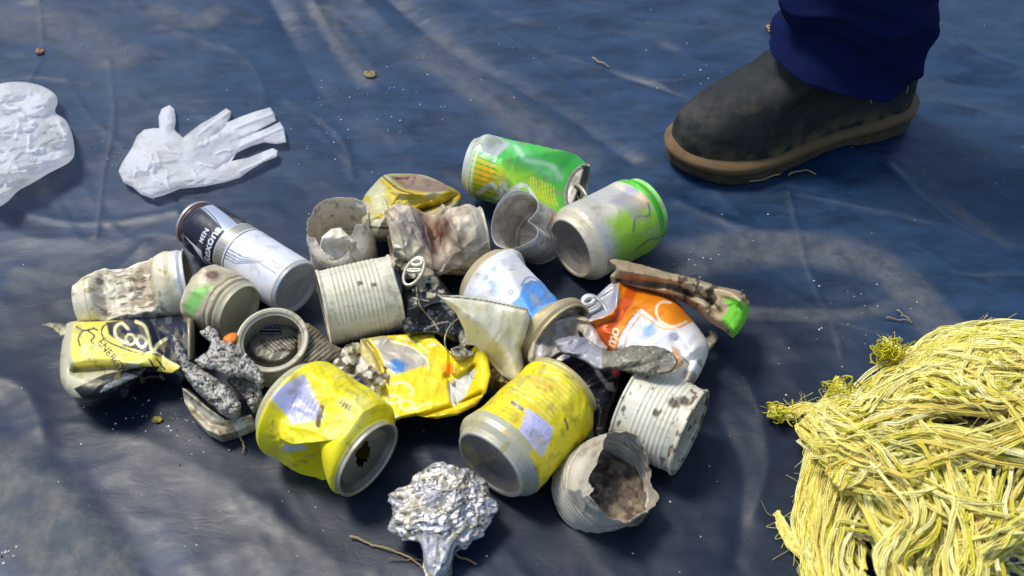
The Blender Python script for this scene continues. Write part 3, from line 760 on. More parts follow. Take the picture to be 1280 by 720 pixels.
def aerosol():
    t0 = thing_at('aerosol_can', 305, 335, 'black and silver deodorant spray can lying whole beside the crushed cans', 'spray can', 'discarded cans heaped on the tarpaulin')
    R0 = 2.55; fr, L = axis_can((371, 361, 2.6), (240, 276, 2.5), R0)
    prof = [(0.6, .001), (.55, 1.2), (.3, 2.0), (.05, 2.25), (0, 2.35), (.05, 2.45), (.3, R0 * .99), (.42, R0 + .04), (.5, R0), (L - 2.6, R0), (L - 2.1, R0 * .985), (L - 1.5, R0 * .93), (L - 1.0, R0 * .82), (L - .85, R0 * .8), (L - .75, R0 * .86), (L - .5, R0 * .86), (L - .4, R0 * .78), (L - .3, 1.5), (L - .6, 1.3), (L - .5, .7), (L, .5), (L + .1, .001)]
    def paint(th, t, r, k):
        s = th * R0; I = Ink(len(th), c(218, 222, 232), .15)
        I.put(ss(.5, .75, v2(s, t, .5, 7)) * .3, c(200, 200, 190))
        ch = lambda o: [(-6.5, 2.0 + o), (-3.2, 3.2 + o), (-1.4, 3.4 + o), (2.0, 6.5 + o)]
        for o in (0.2, .75, 1.3, 1.9): I.put(stroke(s, t, [(-2.6 + o * .5, L * .46), (-2.5 + o * .5, L * .46 - 1.3 - o * .3), (-1.3 + o * .45, 3.0 - o * .5), (-1.3 + o * .45, .6)], .08, smooth=False) * .85, c(70, 80, 100))
        for o in (0, .35, .7): I.put(stroke(s, t, [(-6.0 - o, .6), (-4.6 - o, 2.5), (-5.0 - o, 6.5)], .1, smooth=False) * .8, c(80, 85, 95))
        tb = L * .46
        I.put((t > tb + .3) & (t < tb + 1.5), c(168, 166, 156), .5); I.put(stroke(s, t, [(-9, tb + .1), (9, tb + .1)], .1), c(60, 65, 75)); I.put(stroke(s, t, [(-9, tb + 1.45), (9, tb + 1.45)], .08), c(220, 220, 210))
        for j, ww in enumerate((.8, .5, .9, .6, .7, .4, .8)): I.put(stroke(s, t, [(-3.7 + j * .35, tb + .35), (-3.7 + j * .35, tb + .35 + ww)], .07) * .5, c(80, 80, 75))
        I.put(t > tb + 1.5, c(12, 18, 40), .25)
        I.put((t > tb + 1.5) * softpoly(s, t, [(-.9, tb), (.6, tb), (1.1, tb + 3), (1.4, L - 2), (.2, L - 1.8), (-.2, tb + 3.2)], .15), c(170, 180, 200), .3)
        for o in (0, .3): I.put((t > tb + 1.5) * stroke(s, t, [(-1.0 + o, tb + 1.5), (-.3 + o, tb + 3.5), (.1 + o, L - 1.8)], .08), c(30, 40, 70))
        I.put(text(s, t, 'Rexona', -4.3, tb + 1.9, 1.25, 0), c(225, 230, 235), .1)
        I.put(text(s, t, 'MEN', -2.6, tb + 3.0, .7, 0), c(215, 220, 228), .1)
        I.put(softpoly(s, t, [(-4.6, tb + 3.0), (-3.3, tb + 3.0), (-2.9, tb + 5.4), (-3.3, tb + 4.2)], .08), c(225, 230, 238), .1)
        I.put(softpoly(s, t, [(-5.4, tb + 3.0), (-4.8, tb + 2.9), (-4.3, tb + 3.4)], .08), c(225, 230, 238), .1)
        I.put(k < 6.5, c(190, 193, 196), .3); I.put((k > 6.5) & (k < 8.02), c(225, 222, 210), .3)
        I.put(k > 12.6, c(175, 175, 175), .7); I.put((k > 12.9) & (k < 13.6), c(150, 60, 35), .2); I.put(k > 16.5, c(60, 65, 80), .6)
        return wear(I, th, t, 12, .06, (165, 160, 140))
    lathe('body', fr, prof, M_PRINT, t0, lambda q, th, t, r: crumple(q, .05, 3, 3), paint, nv=260, nu=300)
aerosol()

def yellow_can_left():
    t0 = thing_at('drink_can', 405, 570, 'yellow dented drink can, nearest on the left, its opened top end facing right', group=G_CAN)
    R0 = 4.15; fr, L = axis_can((360, 501, 4.0), (461, 575, 3.6), R0)
    def dfm(q, th, t, r):
        m = ss(1.0, 2.4, t) * (1 - ss(L - 1.6, L - .5, t))
        q1 = buckle(q, (.45, .9, .0), 3.1, 1.0, .15)
        q1 = buckle(q1, (.75, -.1, .55), 4.9, 1.4, .08)
        q1 = buckle(q1, (.65, .25, -.35), 2.0, 1.1, .1)
        q1 = buckle(q1, (1, -.1, .1), 3.5, .9, .1)
        q1 = crumple(crumple(q1, .34, 2.2, 21, 1), .12, .9, 22, 1)
        return q1 * m[:, None] + q * (1 - m[:, None])
    def paint(th, t, r, k):
        s = th * R0; I = Ink(len(th), c(236, 222, 16), .12)
        I.put(ss(.45, .7, v2(s, t, .5, 9)) * .35, c(228, 215, 70))
        I.put(softpoly(s, t, [(-.6, 1.6), (2.2, .9), (2.9, 3.2), (1.2, 5.0), (.9, 4.4)], .25), c(196, 196, 232), .1)
        fineprint(I, s, t, -3.4, -1.3, 3.2, 8.2, 15, c(190, 165, 25), .09, 4, .5); fineprint(I, s, t, 2.6, 4.6, 1.5, 3.0, 6, c(180, 160, 40), .08, 5, .4)
        for a in range(8): I.put(stroke(s, t, [(.2 + a * .12, 4.4 - a * .33), (1.3 + a * .12, 4.6 - a * .33)], .09) * .6, c(120, 120, 165))
        I.put(stroke(s, t, [(.7, 4.3), (1.9, 4.9)], .45), c(110, 95, 70))
        for a in range(4): I.put(stroke(s, t, [(-.9 - .0 * a, 5.3 + a * .28), (-.3, 5.35 + a * .28)], .13), c(95, 90, 130))
        I.put(stroke(s, t, [(-1.6, 6.4), (.4, 7.0), (1.6, 6.4)], 1.5, 1.2) * .5, c(225, 222, 140))
        I.put(softpoly(s, t, [(5.2, 3.6), (6.6, 3.2), (6.8, 5.8), (5.8, 5.4)], .2), c(205, 210, 225))
        I.put(k < 8.4, c(200, 198, 160), .4); I.put(k > 12.4, c(196, 190, 165), .55)
        wear(I, th, t, 18, .12, (150, 135, 60), 1.6); return wear(I, th, t, 14, .08, (205, 195, 110))
    lathe('body', fr, can_profile(R0, L, neck=.72), M_PRINT, t0, dfm, paint, nu=300, nv=220)
    can_lid(t0, fr, R0, L, neck=.72, deform=dfm, col=(135, 132, 118), hole_at=(.15, .55), hole_r=(.62, 1.3))
yellow_can_left()

def yellow_can_right():
    t0 = thing_at('drink_can', 655, 590, 'yellow drink can, nearest in the middle, with its grey domed base facing the camera', group=G_CAN)
    R0 = 3.75; fr, L = axis_can((612, 582, 3.7), (704, 489, 3.7), R0)
    def dfm(q, th, t, r):
        m = ss(1.0, 2.8, t) * (1 - ss(L - 1.5, L - .6, t))
        q1 = buckle(q, (-.2, 1, -.1), 3.3, .8, .3); q1 = buckle(q1, (-.9, .5, .0), 3.3, .8, .2)
        q1 = buckle(q1, (-.5, .6, .6), 6.6, 1.1, .1); q1 = crumple(crumple(q1, .22, 2.2, 33, 1), .08, .9, 22, 1)
        return q1 * m[:, None] + q * (1 - m[:, None])
    def paint(th, t, r, k):
        s = -th * R0; I = Ink(len(th), c(236, 218, 20), .12)
        I.put(ss(.45, .7, v2(s, t, .5, 19)) * .4, c(205, 185, 40))
        for a in range(11): I.put(stroke(s, t, [(-2.3, 4.2 + a * .38), (1.6, 4.3 + a * .38)], .12) * ss(.25, .4, v2(s, t, 2.2, 3)) * .75, c(238, 226, 150))
        I.put(ss(.5, .62, v2(s, t, 1.7, 13)) * softpoly(s, t, [(-1.5, 4), (1, 4), (1, 6.5), (-1.5, 6.5)], .8), c(235, 200, 60))
        I.put(softpoly(s, t, [(-4.0, 2.0), (-1.5, 1.4), (-.5, 3.6), (-3.0, 4.0)], .25), c(196, 196, 232), .1)
        fineprint(I, s, t, -3.4, -1.2, 2.0, 3.7, 8, c(110, 110, 165), .07, 3); fineprint(I, s, t, -1.0, 1.2, 2.0, 3.2, 4, c(205, 175, 30), .09, 6)

        I.put(stroke(s, t, [(-.3, 3.3), (.7, 3.4)], .26), c(100, 95, 150)); I.put(stroke(s, t, [(.0, 3.1), (.4, 3.6)], .1), c(215, 205, 160))
        I.put(stroke(s, t, [(-3.9, 5.0), (-3.1, 5.2)], .2), c(120, 105, 70))
        I.put(k < 8.8, c(182, 180, 168), .45); I.put((t < 1.75) & (s > -3), c(190, 186, 160), .35); I.put(k < 4.6, c(140, 140, 138), .6)
        I.put((k > 4.4) & (k < 6.2), c(205, 203, 190), .4); I.put(k > 12.2, c(205, 195, 150), .45)
        wear(I, th, t, 28, .16, (140, 122, 55), 1.8); return wear(I, th, t, 24, .16, (190, 175, 90))
    lathe('body', fr, can_profile(R0, L), M_PRINT, t0, dfm, paint, nu=300, nv=220)
    can_lid(t0, fr, R0, L, deform=dfm)
yellow_can_right()

def white_blue_can():
    t0 = thing_at('drink_can', 650, 400, 'faded white drink can with a blue band and swirl, amid the heap', group=G_CAN)
    R0 = 3.6; fr, L = axis_can((606, 347, 3.7), (700, 424, 3.5), R0)
    def dfm(q, th, t, r):
        m = ss(.8, 2.4, t) * (1 - ss(L - 1.8, L - .8, t))
        q1 = buckle(q, (-.5, 1, .3), 3.9, 1.0, .15); q1 = buckle(q1, (-.9, .3, .1), 2.9, .8, .2); q1 = buckle(q1, (.5, .9, -.1), 3.0, .7, .2)
        q1 = crumple(q1, .3, 2.6, 41, 1)
        return q1 * m[:, None] + q * (1 - m[:, None])
    def paint(th, t, r, k):
        s = th * R0; I = Ink(len(th), c(218, 220, 228), .12)
        I.put(ss(.42, .7, v2(s, t, .5, 17)) * .8, c(222, 215, 188))
        I.put(softpoly(s, t, [(-.2, 1.6), (2.4, 2.0), (2.6, 3.6), (1.4, 4.0), (.2, 3.0)], 1.0) * ss(.4, .55, v2(s, t, 2.0, 5)), c(165, 190, 225))
        I.put((t > L - 4.3) * ss(.0, .3, t - (L - 4.3) - .6 * np.sin(s * .9)), c(85, 155, 225), .12)
        I.put(stroke(s, t, [(-.3, 5.4), (-1.6, 5.0), (-1.9, 6.3), (-.7, 6.9), (-.2, 6.1), (-.9, 5.8)], .24) * .9, c(110, 130, 165))
        I.put(stroke(s, t, [(.2, 5.0), (-1.8, 4.5), (-2.5, 6.1), (-1.3, 7.4)], .2) * .8, c(125, 140, 165))
        I.put(text(s, t, 'o', 1.4, 4.6, .9, 20) * .8, c(90, 100, 120))
        I.put(stroke(s, t, [(.3, 3.2), (-.6, 3.4)], .1) * .6, c(120, 115, 110))
        I.put(k < 8.8, c(185, 170, 135), .35); I.put(k > 10.4, c(180, 165, 125), .35)
        return wear(I, th, t, 7, .3, (190, 180, 150))
    lathe('body', fr, can_profile(R0, L, neck=.9), M_DIRTY, t0, dfm, paint, nu=260, nv=180)
    can_lid(t0, fr, R0, L, neck=.9, deform=dfm, hole=True, col=(170, 165, 150))
white_blue_can()

def ribbed_tin(a, b, R0, label, seed, open_left, rust, t0=None, spots_=(), dent=None, beads=(.45,)):
    t0 = thing_at('food_tin', (a[0] + b[0]) / 2, max(a[1], b[1]) + 20, label, 'tin can', G_CAN)
    fr, L = axis_can(a, b, R0)
    n = int((L - 2.0) / .37)
    prof = [(0.02, R0 * .99), (0, R0 * 1.03), (.12, R0 * 1.045), (.25, R0 * 1.02), (.32, R0), (.8, R0)]
    for j in range(n): z = .9 + j * .37; prof += [(z + .03, R0), (z + .17, R0 + .06), (z + .31, R0)]
    prof += [(L - .5, R0), (L - .25, R0), (L - .15, R0 * 1.04), (L - .02, R0 * 1.04), (L, R0 * .99)]
    nb = len(prof)
    prof += [(L - .35, R0 * .96), (L - .38, R0 * .7), (L - .3, R0 * .66), (L - .3, .001)]
    def dfm(q, th, t, r):
        q = crumple(q, .12, 3.2, seed, 1)
        if dent: 
            for d in dent: q = buckle(q, *d)
        return q
    def paint(th, t, r, k):
        s = th * R0; I = Ink(len(th), c(214, 209, 184), .18)
        I.put(ss(.35, .7, v2(s, t, .6, seed)) * .7, c(222, 220, 205))
        rim_ = np.maximum(1 - ss(.2, 1.6, t), ss(L - 2.2, L - .2, t)); I.put(ss(.76 - .2 * rim_, .82 - .14 * rim_, v2(s * .8, t * 1.3, 2.0, seed + 4, 5)) * rust, c(98, 76, 58), .1); I.put(ss(.4, .8, v2(s * 2.2, t * .35, 1.5, seed + 9, 4)) * .35, c(165, 152, 120))
        for (x, y, w_) in spots_: I.put((1 - ss(w_ * .4, w_, np.hypot(s - x, t - y) + .3 * (v2(s, t, 4, 3) - .5))) * .9, c(70, 48, 32), .05)
        I.put((k > nb), c(150, 145, 125), .4)
        return I
    lathe('wall', fr, prof, M_GRIMY, t0, dfm, paint, nu=240, nv=260, solid=.00022)
    return t0, fr, L
ribbed_tin((404, 386, 3.25), (496, 366, 3.2), 3.2, 'cream ribbed food tin lying with its open end left, beside the spray can', 51, True, .35, spots_=((1.4, 4.3, .32), (1.0, 3.2, .28)), dent=[((.3, .8, .6), 6.0, .8, .2)])
ribbed_tin((863, 541, 3.3), (785, 506, 3.3), 3.35, 'speckled ribbed food tin at the right edge of the heap, its open end facing right', 57, False, .9, spots_=((-.6, 1.5, .6), (-.1, .9, .6), (-1.8, 2.3, .4)), dent=[((-.8, .5, -.6), 2.9, .6, .15)])

def cut_rim(base_, amp, seed, low=None):
    """jagged height of a torn wall around the circle"""
    def f(th):
        q = np.stack([np.cos(th) * 1.6, np.sin(th) * 1.6, 0 * th], 1)
        h = base_ + amp * (fbm(q * 1.1, seed, 3) - .5) * 2 + .35 * tri(th * 1.3 + .6 * np.sin(3 * th)) 
        if low: h = h - low[1] * np.exp(-((np.angle(np.exp(1j * (th - low[0])))) / low[2]) ** 2)
        return h
    return f

def torn_tin(name, label, centre, nrm, H, R0, seed, rimf, col, deform=None, mat=None, cat='tin can', base_in=None, paintx=None, nu=260, nv=150, roll=0):
    """open tin; centre = middle of the mouth, nrm = direction it faces"""
    nrm = np.array(nrm, float); nrm /= np.linalg.norm(nrm); B = P(*centre); A = B - nrm * H / 100
    t0 = empty(name, (A[0], A[1], 0), label, cat, G_CAN)
    fr = frame(A, B, roll)
    prof = [(.25, .001), (.22, R0 * .8), (.05, R0 * .88), (0, R0 * .96), (.15, R0 * 1.02), (.3, R0)] + ([(H * 1.4, R0)] if rimf else [(H - .35, R0), (H - .22, R0 * 1.03), (H - .05, R0 * 1.05), (H, R0 * 1.0), (H - .08, R0 * .93), (H - .3, R0 * .88), (H - .35, R0 * .84)])
    def paint(th, t, r, k):
        I = Ink(len(th), c(*col), .3); s = th * R0
        I.put(ss(.35, .7, v2(s, t, .7, seed)) * .6, c(*[min(255, v * 1.12) for v in col])); I.put(ss(.58, .78, v2(s, t, 1.8, seed + 3, 5)) * .6, c(125, 105, 80), .1)
        if paintx: paintx(I, s, t, k)
        return I
    cut = (lambda th, t, k: t > rimf(th)) if rimf else None
    lathe('wall', fr, prof, mat or M_GRIMY, t0, deform, paint, nu=nu, nv=nv, cut=cut, solid=.00018)
    return t0, fr, B

# torn white tin behind the ribbed one
def d_e(q, th, t, r):
    f = ss(1.5, 4.5, t)
    q = crumple(q, .7, 2.4, 61, f); q1 = buckle(q, (.3, -1, .25), 2.7, 1.5, .1); q1 = buckle(q1, (-.8, -.6, .3), 3.0, 1.5, .1); q = q1 * f[:, None] + q * (1 - f[:, None])
    return q
torn_tin('torn_can', 'pale torn can standing open with a jagged rim, behind the ribbed food tin', (424, 283, 4.6), (.02, -.12, 1), 4.2, 3.0, 63, cut_rim(4.4, 1.5, 64, (2.9, 1.4, .6)), (222, 214, 196), d_e)
# inner folded flap
# torn tin bottom right
def soil(parent, centre, rad, z, seed):
    g = np.linspace(0, 2 * math.pi, 60, endpoint=False); V = []; n = 22
    for i in range(n):
        rr = rad * i / (n - 1)
        for a in g: V.append((centre[0] * 100 + rr * math.cos(a), centre[1] * 100 + rr * math.sin(a), z + .5 * (1 - (i / n) ** 2)))
    V = np.array(V); V[:, 2] += (fbm(V * 1.6, seed, 4) - .5) * 1.6; V /= 100
    i = np.arange(n - 1)[:, None] * 60 + np.arange(60)[None, :]; i2 = np.arange(n - 1)[:, None] * 60 + ((np.arange(60) + 1) % 60)[None, :]
    I = Ink(len(V), c(140, 124, 100), 0); I.put(ss(.35, .6, fbm(V * 220, seed + 2, 4)), c(88, 74, 60))
    return obj('dried_soil', V, np.stack([i, i2, i2 + 60, i + 60], -1).reshape(-1, 4), M_SLAG, parent, I)
def d_aa(q, th, t, r):
    f = ss(2.0, 4.2, t); q = q.copy(); rb = 1 + .022 * np.sin(t * 2 * math.pi / .42) * (t < 3.0) * (t > .5); q[:, :2] *= rb[:, None]
    q = crumple(q, .8, 2.2, 71, .15 + .85 * f); q1 = buckle(q, (.95, .3, .3), 3.4, 1.2, .12); return q1 * f[:, None] + q * (1 - f[:, None])
t_, fr_, B_ = torn_tin('torn_tin', 'dented grey tin with a torn curling rim and soil inside, nearest on the right', (770, 598, 4.0), (.40, -.36, 1), 4.2, 3.25, 73, cut_rim(4.9, 1.5, 74, (-1.2, 1.8, .5)), (176, 170, 156), d_aa, M_DIRTY)
soil(t_, B_ - np.array([0, -.004, .02]), 2.9, (B_[2] - .028) * 100, 5)

# ringed can end lying mouth up with the rest of its wall behind it
def paint_q(I, s, t, k): I.put(ss(2.2, 2.6, t), c(212, 208, 192), .3)
t_, fr_, B_ = torn_tin('opened_can', 'opened can with a clean round grey rim facing up, right of the grey slag', (340, 424, 4.3), (.03, -.26, 1), 3.4, 2.75, 83, None, (178, 172, 152), None, M_GRIMY, nv=90)
def ring_part(name, parent, fr, prof, mat, col, met=.4, deform=None, seed=1):
    def paint(th, t, r, k):
        I = Ink(len(th), c(*col), met); I.put(ss(.5, .7, v2(th * 2.5, t, 1.5, seed)) * .5, c(130, 118, 95), .2); return I
    return lathe(name, fr, prof, mat, parent, deform, paint, nu=180, nv=50)
def scrap(px, py, z, n=3): pass
# shreds inside the opened can
def card(name, outline, z, mat, paint, parent=None, **k):
    return pillow(name, outline, mat, paint, zc=z, H=.08, hb=.06, rim=3, parent=parent, **k)

def flat_thing(o, label, cat, group=G_CAN): return tag(o, label, cat, group)
def J(p, m=0): return p

def ink_mottle(X, Y, base, other, sc=.06, seed=1, met=.25, lo=.4, hi=.65):
    I = Ink(len(X), c(*base), met); I.put(ss(lo, hi, v2(X, Y, sc, seed, 5)), c(*other)); return I

_torn = [o for o in S.objects if o.name.startswith('torn_can') and o.type == 'EMPTY'][0]
pillow('torn_flap', [(398, 316), (402, 296), (414, 286), (426, 284), (438, 296), (446, 302), (443, 322), (428, 332), (408, 330)], M_GRIMY, lambda X, Y: ink_mottle(X, Y, (228, 220, 204), (210, 198, 172), .1, 3, .12), zc=lambda X, Y: 4.6 - 2.8 * ss(290, 330, Y), H=.5, hb=.3, rim=8, amp=.8, scale=1.4, seed=8, parent=_torn, curve=False)
# opened can's content
def pq(X, Y):
    I = ink_mottle(X, Y, (150, 145, 130), (110, 105, 90), .1, 3)
    for a in range(9): I.put(stroke(X, Y, [(340 + a * 5, 440 - a * 1.0), (326 + a * 5, 428 - a * 1.0)], 2.2, smooth=False), c(80, 74, 60))
    I.put(softpoly(X, Y, [(325, 405), (350, 405), (352, 418), (325, 418)], 1), c(28, 36, 60))
    for a in range(3): I.put(stroke(X, Y, [(326, 408 + a * 4), (350, 408 + a * 4)], 1.0), c(190, 195, 200))
    return I
pillow('crumpled_lining', [(310, 412), (325, 402), (350, 402), (372, 415), (370, 438), (345, 452), (315, 445)], M_DIRTY, pq, zc=1.8, H=.5, hb=.3, rim=8, amp=.8, scale=1.6, seed=4, parent=t_)

# corrugated scrap to its right
def pc(X, Y):
    I = ink_mottle(X, Y, (188, 178, 150), (150, 138, 110), .12, 5)
    u = (X * .62 + Y * .78); I.put(ss(.35, .75, tri(u / 2.4)) * .75, c(70, 62, 48)); return I
flat_thing(pillow('corrugated_scrap', [(372, 402), (386, 404), (398, 412), (412, 428), (428, 436), (420, 446), (404, 456), (385, 456), (372, 448)], M_GRIMY, pc, zc=2.6, H=.8, hb=1.4, rim=14, amp=.5, scale=2.5, seed=6, curve=False,
     bump=lambda X, Y: .10 * np.sin((X * .62 + Y * .78) / 2.4 * math.pi)), 'small grid-ridged scrap of tin wedged under the ribbed tin', 'metal scrap')

# crushed yellow can at the back
def pd(X, Y):
    I = Ink(len(X), c(190, 175, 60), .25)
    I.put(ss(.38, .55, v2(X, Y, .055, 3, 5)), c(196, 194, 150)); I.put(ss(.5, .62, v2(X, Y, .05, 9, 4)) * .8, c(186, 178, 160))
    I.put(stroke(X, Y, [(525, 262), (553, 250), (575, 240)], 17, 9), c(212, 180, 25)); I.put(stroke(X, Y, [(478, 225), (500, 238), (530, 240)], 6, 4), c(205, 175, 40))
    I.put(softpoly(X, Y, [(484, 219), (520, 218), (556, 230), (565, 238), (535, 241), (505, 236)], 4), c(142, 118, 98), .15)
    I.put(stroke(X, Y, [(505, 274), (530, 262), (556, 254), (573, 242)], 2.0), c(60, 52, 30)); I.put(stroke(X, Y, [(478, 220), (497, 236), (515, 242)], 1.6), c(70, 60, 35))
    I.put(stroke(X, Y, [(452, 284), (490, 285)], 2.2), c(50, 48, 35)); return I
def bd(X, Y): return -1.0 * np.exp(-(seg_dist(X, Y, [(505, 274), (530, 262), (556, 254), (573, 242)]) / 5) ** 2) + .7 * np.exp(-(seg_dist(X, Y, [(478, 224), (500, 240), (530, 243), (560, 236)]) / 5) ** 2) - 1.1 * softpoly(X, Y, [(492, 223), (520, 221), (552, 230), (535, 237), (510, 234)], 7)
flat_thing(pillow('crushed_can', [(447, 268), (455, 246), (466, 232), (480, 219), (500, 217), (530, 219), (556, 230), (576, 243), (572, 262), (556, 275), (520, 282), (498, 292), (474, 298), (456, 292)], M_DIRTY, pd, zc=1.6, H=3.0, hb=1.5, rim=22, amp=1.6, scale=2.0, seed=12, bump=bd),
    'dull yellow crushed can with brown stain, farthest back beside the green can', 'can')

# brown grey crushed can lying below it
def lathe_can(label, a, b, R0, seed, dfm, paint, mat, neck=.85, base=True, lid=True, name='crushed_can', **k):
    t0 = thing_at(name, (a[0] + b[0]) / 2, (a[1] + b[1]) / 2 + 25, label, group=G_CAN)
    fr, L = axis_can(a, b, R0)
    lathe('body', fr, can_profile(R0, L, neck), mat, t0, dfm, paint, **k)
    if lid: can_lid(t0, fr, R0, L, neck, deform=dfm, col=(150, 140, 120))
    return t0, fr, L
def df(q, th, t, r):
    q = q.copy(); L_ = 9.0
    sq = 1 - .28 * np.exp(-((t - 3.6) / 1.2) ** 2); q[:, 0] *= 2 - sq; q[:, 1] *= sq - .25 * np.exp(-((t - 4.0) / 1.0) ** 2)
    q[:, 1] += 1.0 * ss(3.5, 0, t)
    return crumple(q, 1.2, 1.7, 91, .4 + .6 * (1 - ss(4.5, 8, t)))
def pf(th, t, r, k):
    s = th * 2.9; I = Ink(len(th), c(205, 194, 170), .15)
    I.put(ss(.4, .6, v2(s, t, .7, 5)) * .7, c(160, 142, 118)); I.put((1 - ss(.9, 2.2, np.hypot(s - .6, t - 3.8))) , c(112, 74, 52), .1)
    I.put(softpoly(s, t, [(-1, 1), (2, 1.2), (2, 3.4), (-1, 3)], .8) * .8, c(118, 112, 112)); I.put(ss(.55, .75, v2(s, t, 1.6, 8, 5)) * (1 - ss(1.5, 4, np.hypot(s - .6, t - 3.8))) * .9, c(78, 60, 46), .1)
    I.put(k > 11, c(190, 184, 165), .35); I.put(ss(.2, .6, s) * softpoly(s, t, [(2, .3), (5, .3), (5, 2.6), (2, 2.2)], .5), c(205, 198, 165)); return I
lathe_can('brown stained grey can crushed in its middle, lying under the dull yellow one', (488, 312, 3.0), (604, 293, 2.9), 3.0, 3, df, pf, M_DIRTY)

# heart-mouthed tube
def dg_(q, th, t, r):
    f = ss(.5, 4.0, t); a = np.angle(np.exp(1j * (th + .95)))
    k = f * .62 * np.exp(-(a / .38) ** 2); q = q.copy(); q[:, 0] *= 1 - k; q[:, 1] *= 1 - k
    q[:, 0] *= 1 - .0 * f
    return crumple(q, .3, 3.0, 15, f)
def pg(I, s, t, k): [I.put((s < 2) * stroke(s, t, [(-9, .6 + a * .45), (9, .6 + a * .45)], .2) * .7, c(128, 98, 78)) for a in range(5)]; I.put(ss(.42, .6, v2(s, t, 1.0, 8)) * .5, c(150, 148, 145)); I.put(ss(4.6, 5.0, t), c(232, 232, 228), .05)  # the white rim is an edge highlight painted into the colour
torn_tin('opened_can', 'pale grey open can, its mouth pinched into a heart, left of the silver green can', (646, 276, 5.4), (-.45, -.45, .8), 5.2, 2.6, 93, lambda th: 5.4 + .5 * np.sin(th * 2 + .6), (206, 200, 188), dg_, paintx=pg)

# long crushed cream can at left
def dl(q, th, t, r):
    q = q.copy(); g = 1 + .22 * ss(6.2, 7.8, t) - .1 * ss(3, 0, t); q[:, :2] *= g[:, None]
    m = ss(1.5, 2.6, t) * (1 - ss(6.2, 7.0, t))
    q1 = buckle(q, (.4, 1, 0), 1.15, 1.05, .1); q = q1 * m[:, None] + q * (1 - m[:, None])
    return crumple(q, .55, 1.7, 19, .25 + .75 * m)
def pl(th, t, r, k):
    s = th * 2.4; I = Ink(len(th), c(210, 202, 168), .15); I.put(ss(.35, .7, v2(s, t, .6, 5)) * .7, c(222, 217, 198))
    m = ss(1.5, 2.4, t) * (1 - ss(6.0, 7.2, t)) * ss(-1.8, -.8, s) * (1 - ss(2.6, 3.6, s))
    I.put(m * ss(.35, .6, v2(s * 1.6, t * .7, 1.4, 6, 5)) * .8, c(168, 148, 128), .1); I.put(m * ss(.52, .66, v2(s * 1.8, t * .8, 1.6, 9, 5)) * .85, c(82, 66, 54), .05)
    I.put(ss(.66, .74, v2(s, t, 1.3, 23)) * .7, c(135, 125, 80)); I.put(k > 11.5, c(205, 208, 205), .4)
    I.put(stroke(s, t, [(-3.8, 1.2), (4, 1.2)], .1) * .5, c(120, 110, 85)); return I
lathe_can('long cream can crushed flat along its middle with brown dirt in the dent, farthest left', (98, 382, 2.5), (238, 354, 2.8), 2.55, 3, dl, pl, M_GRIMY, neck=.93, name='crushed_can')
# stub with green smear
def dm(q, th, t, r): return crumple(q, .35, 1.8, 29, 1 - ss(2.5, 4, t) * .8)
def pm(th, t, r, k):
    s = -th * 2.9; I = Ink(len(th), c(208, 198, 168), .15); I.put(ss(.4, .6, v2(s, t, .8, 5)) * .6, c(160, 148, 118))
    I.put(softpoly(s, t, [(-3.6, .6), (-1.4, 1.0), (-.6, 2.4), (-2.4, 2.2), (-4.0, 1.6)], .8) * .85, c(110, 190, 80)); I.put((1 - ss(.3, .9, np.hypot(s - .4, t - 1.5))) * .9, c(85, 58, 40), .1)
    I.put(k > 10.2, c(196, 190, 160), .4); I.put(stroke(s, t, [(-9, 3.25), (9, 3.25)], .12), c(110, 100, 80)); return I
t0 = thing_at('can_stub', 272, 400, 'short cream can stub with a green smear, right of the long cream can', group=G_CAN)
fr, L = axis_can((252, 367, 2.9), (300, 391, 2.8), 2.75)
R0 = 2.75; prof = [(.4, .001), (.35, 2), (.1, 2.3), (.0, 2.5), (.4, R0), (L - 1.6, R0), (L - 1.45, R0 * .95), (L - 1.3, R0), (L - .9, R0 * 1.02), (L - .75, R0 * .95), (L - .55, R0 * .98), (L - .3, R0 * .93), (L, R0 * .9), (L, R0 * .86), (L - .5, R0 * .8), (L - .5, .001)]
lathe('body', fr, prof, M_GRIMY, t0, dm, pm, nu=180, nv=130)

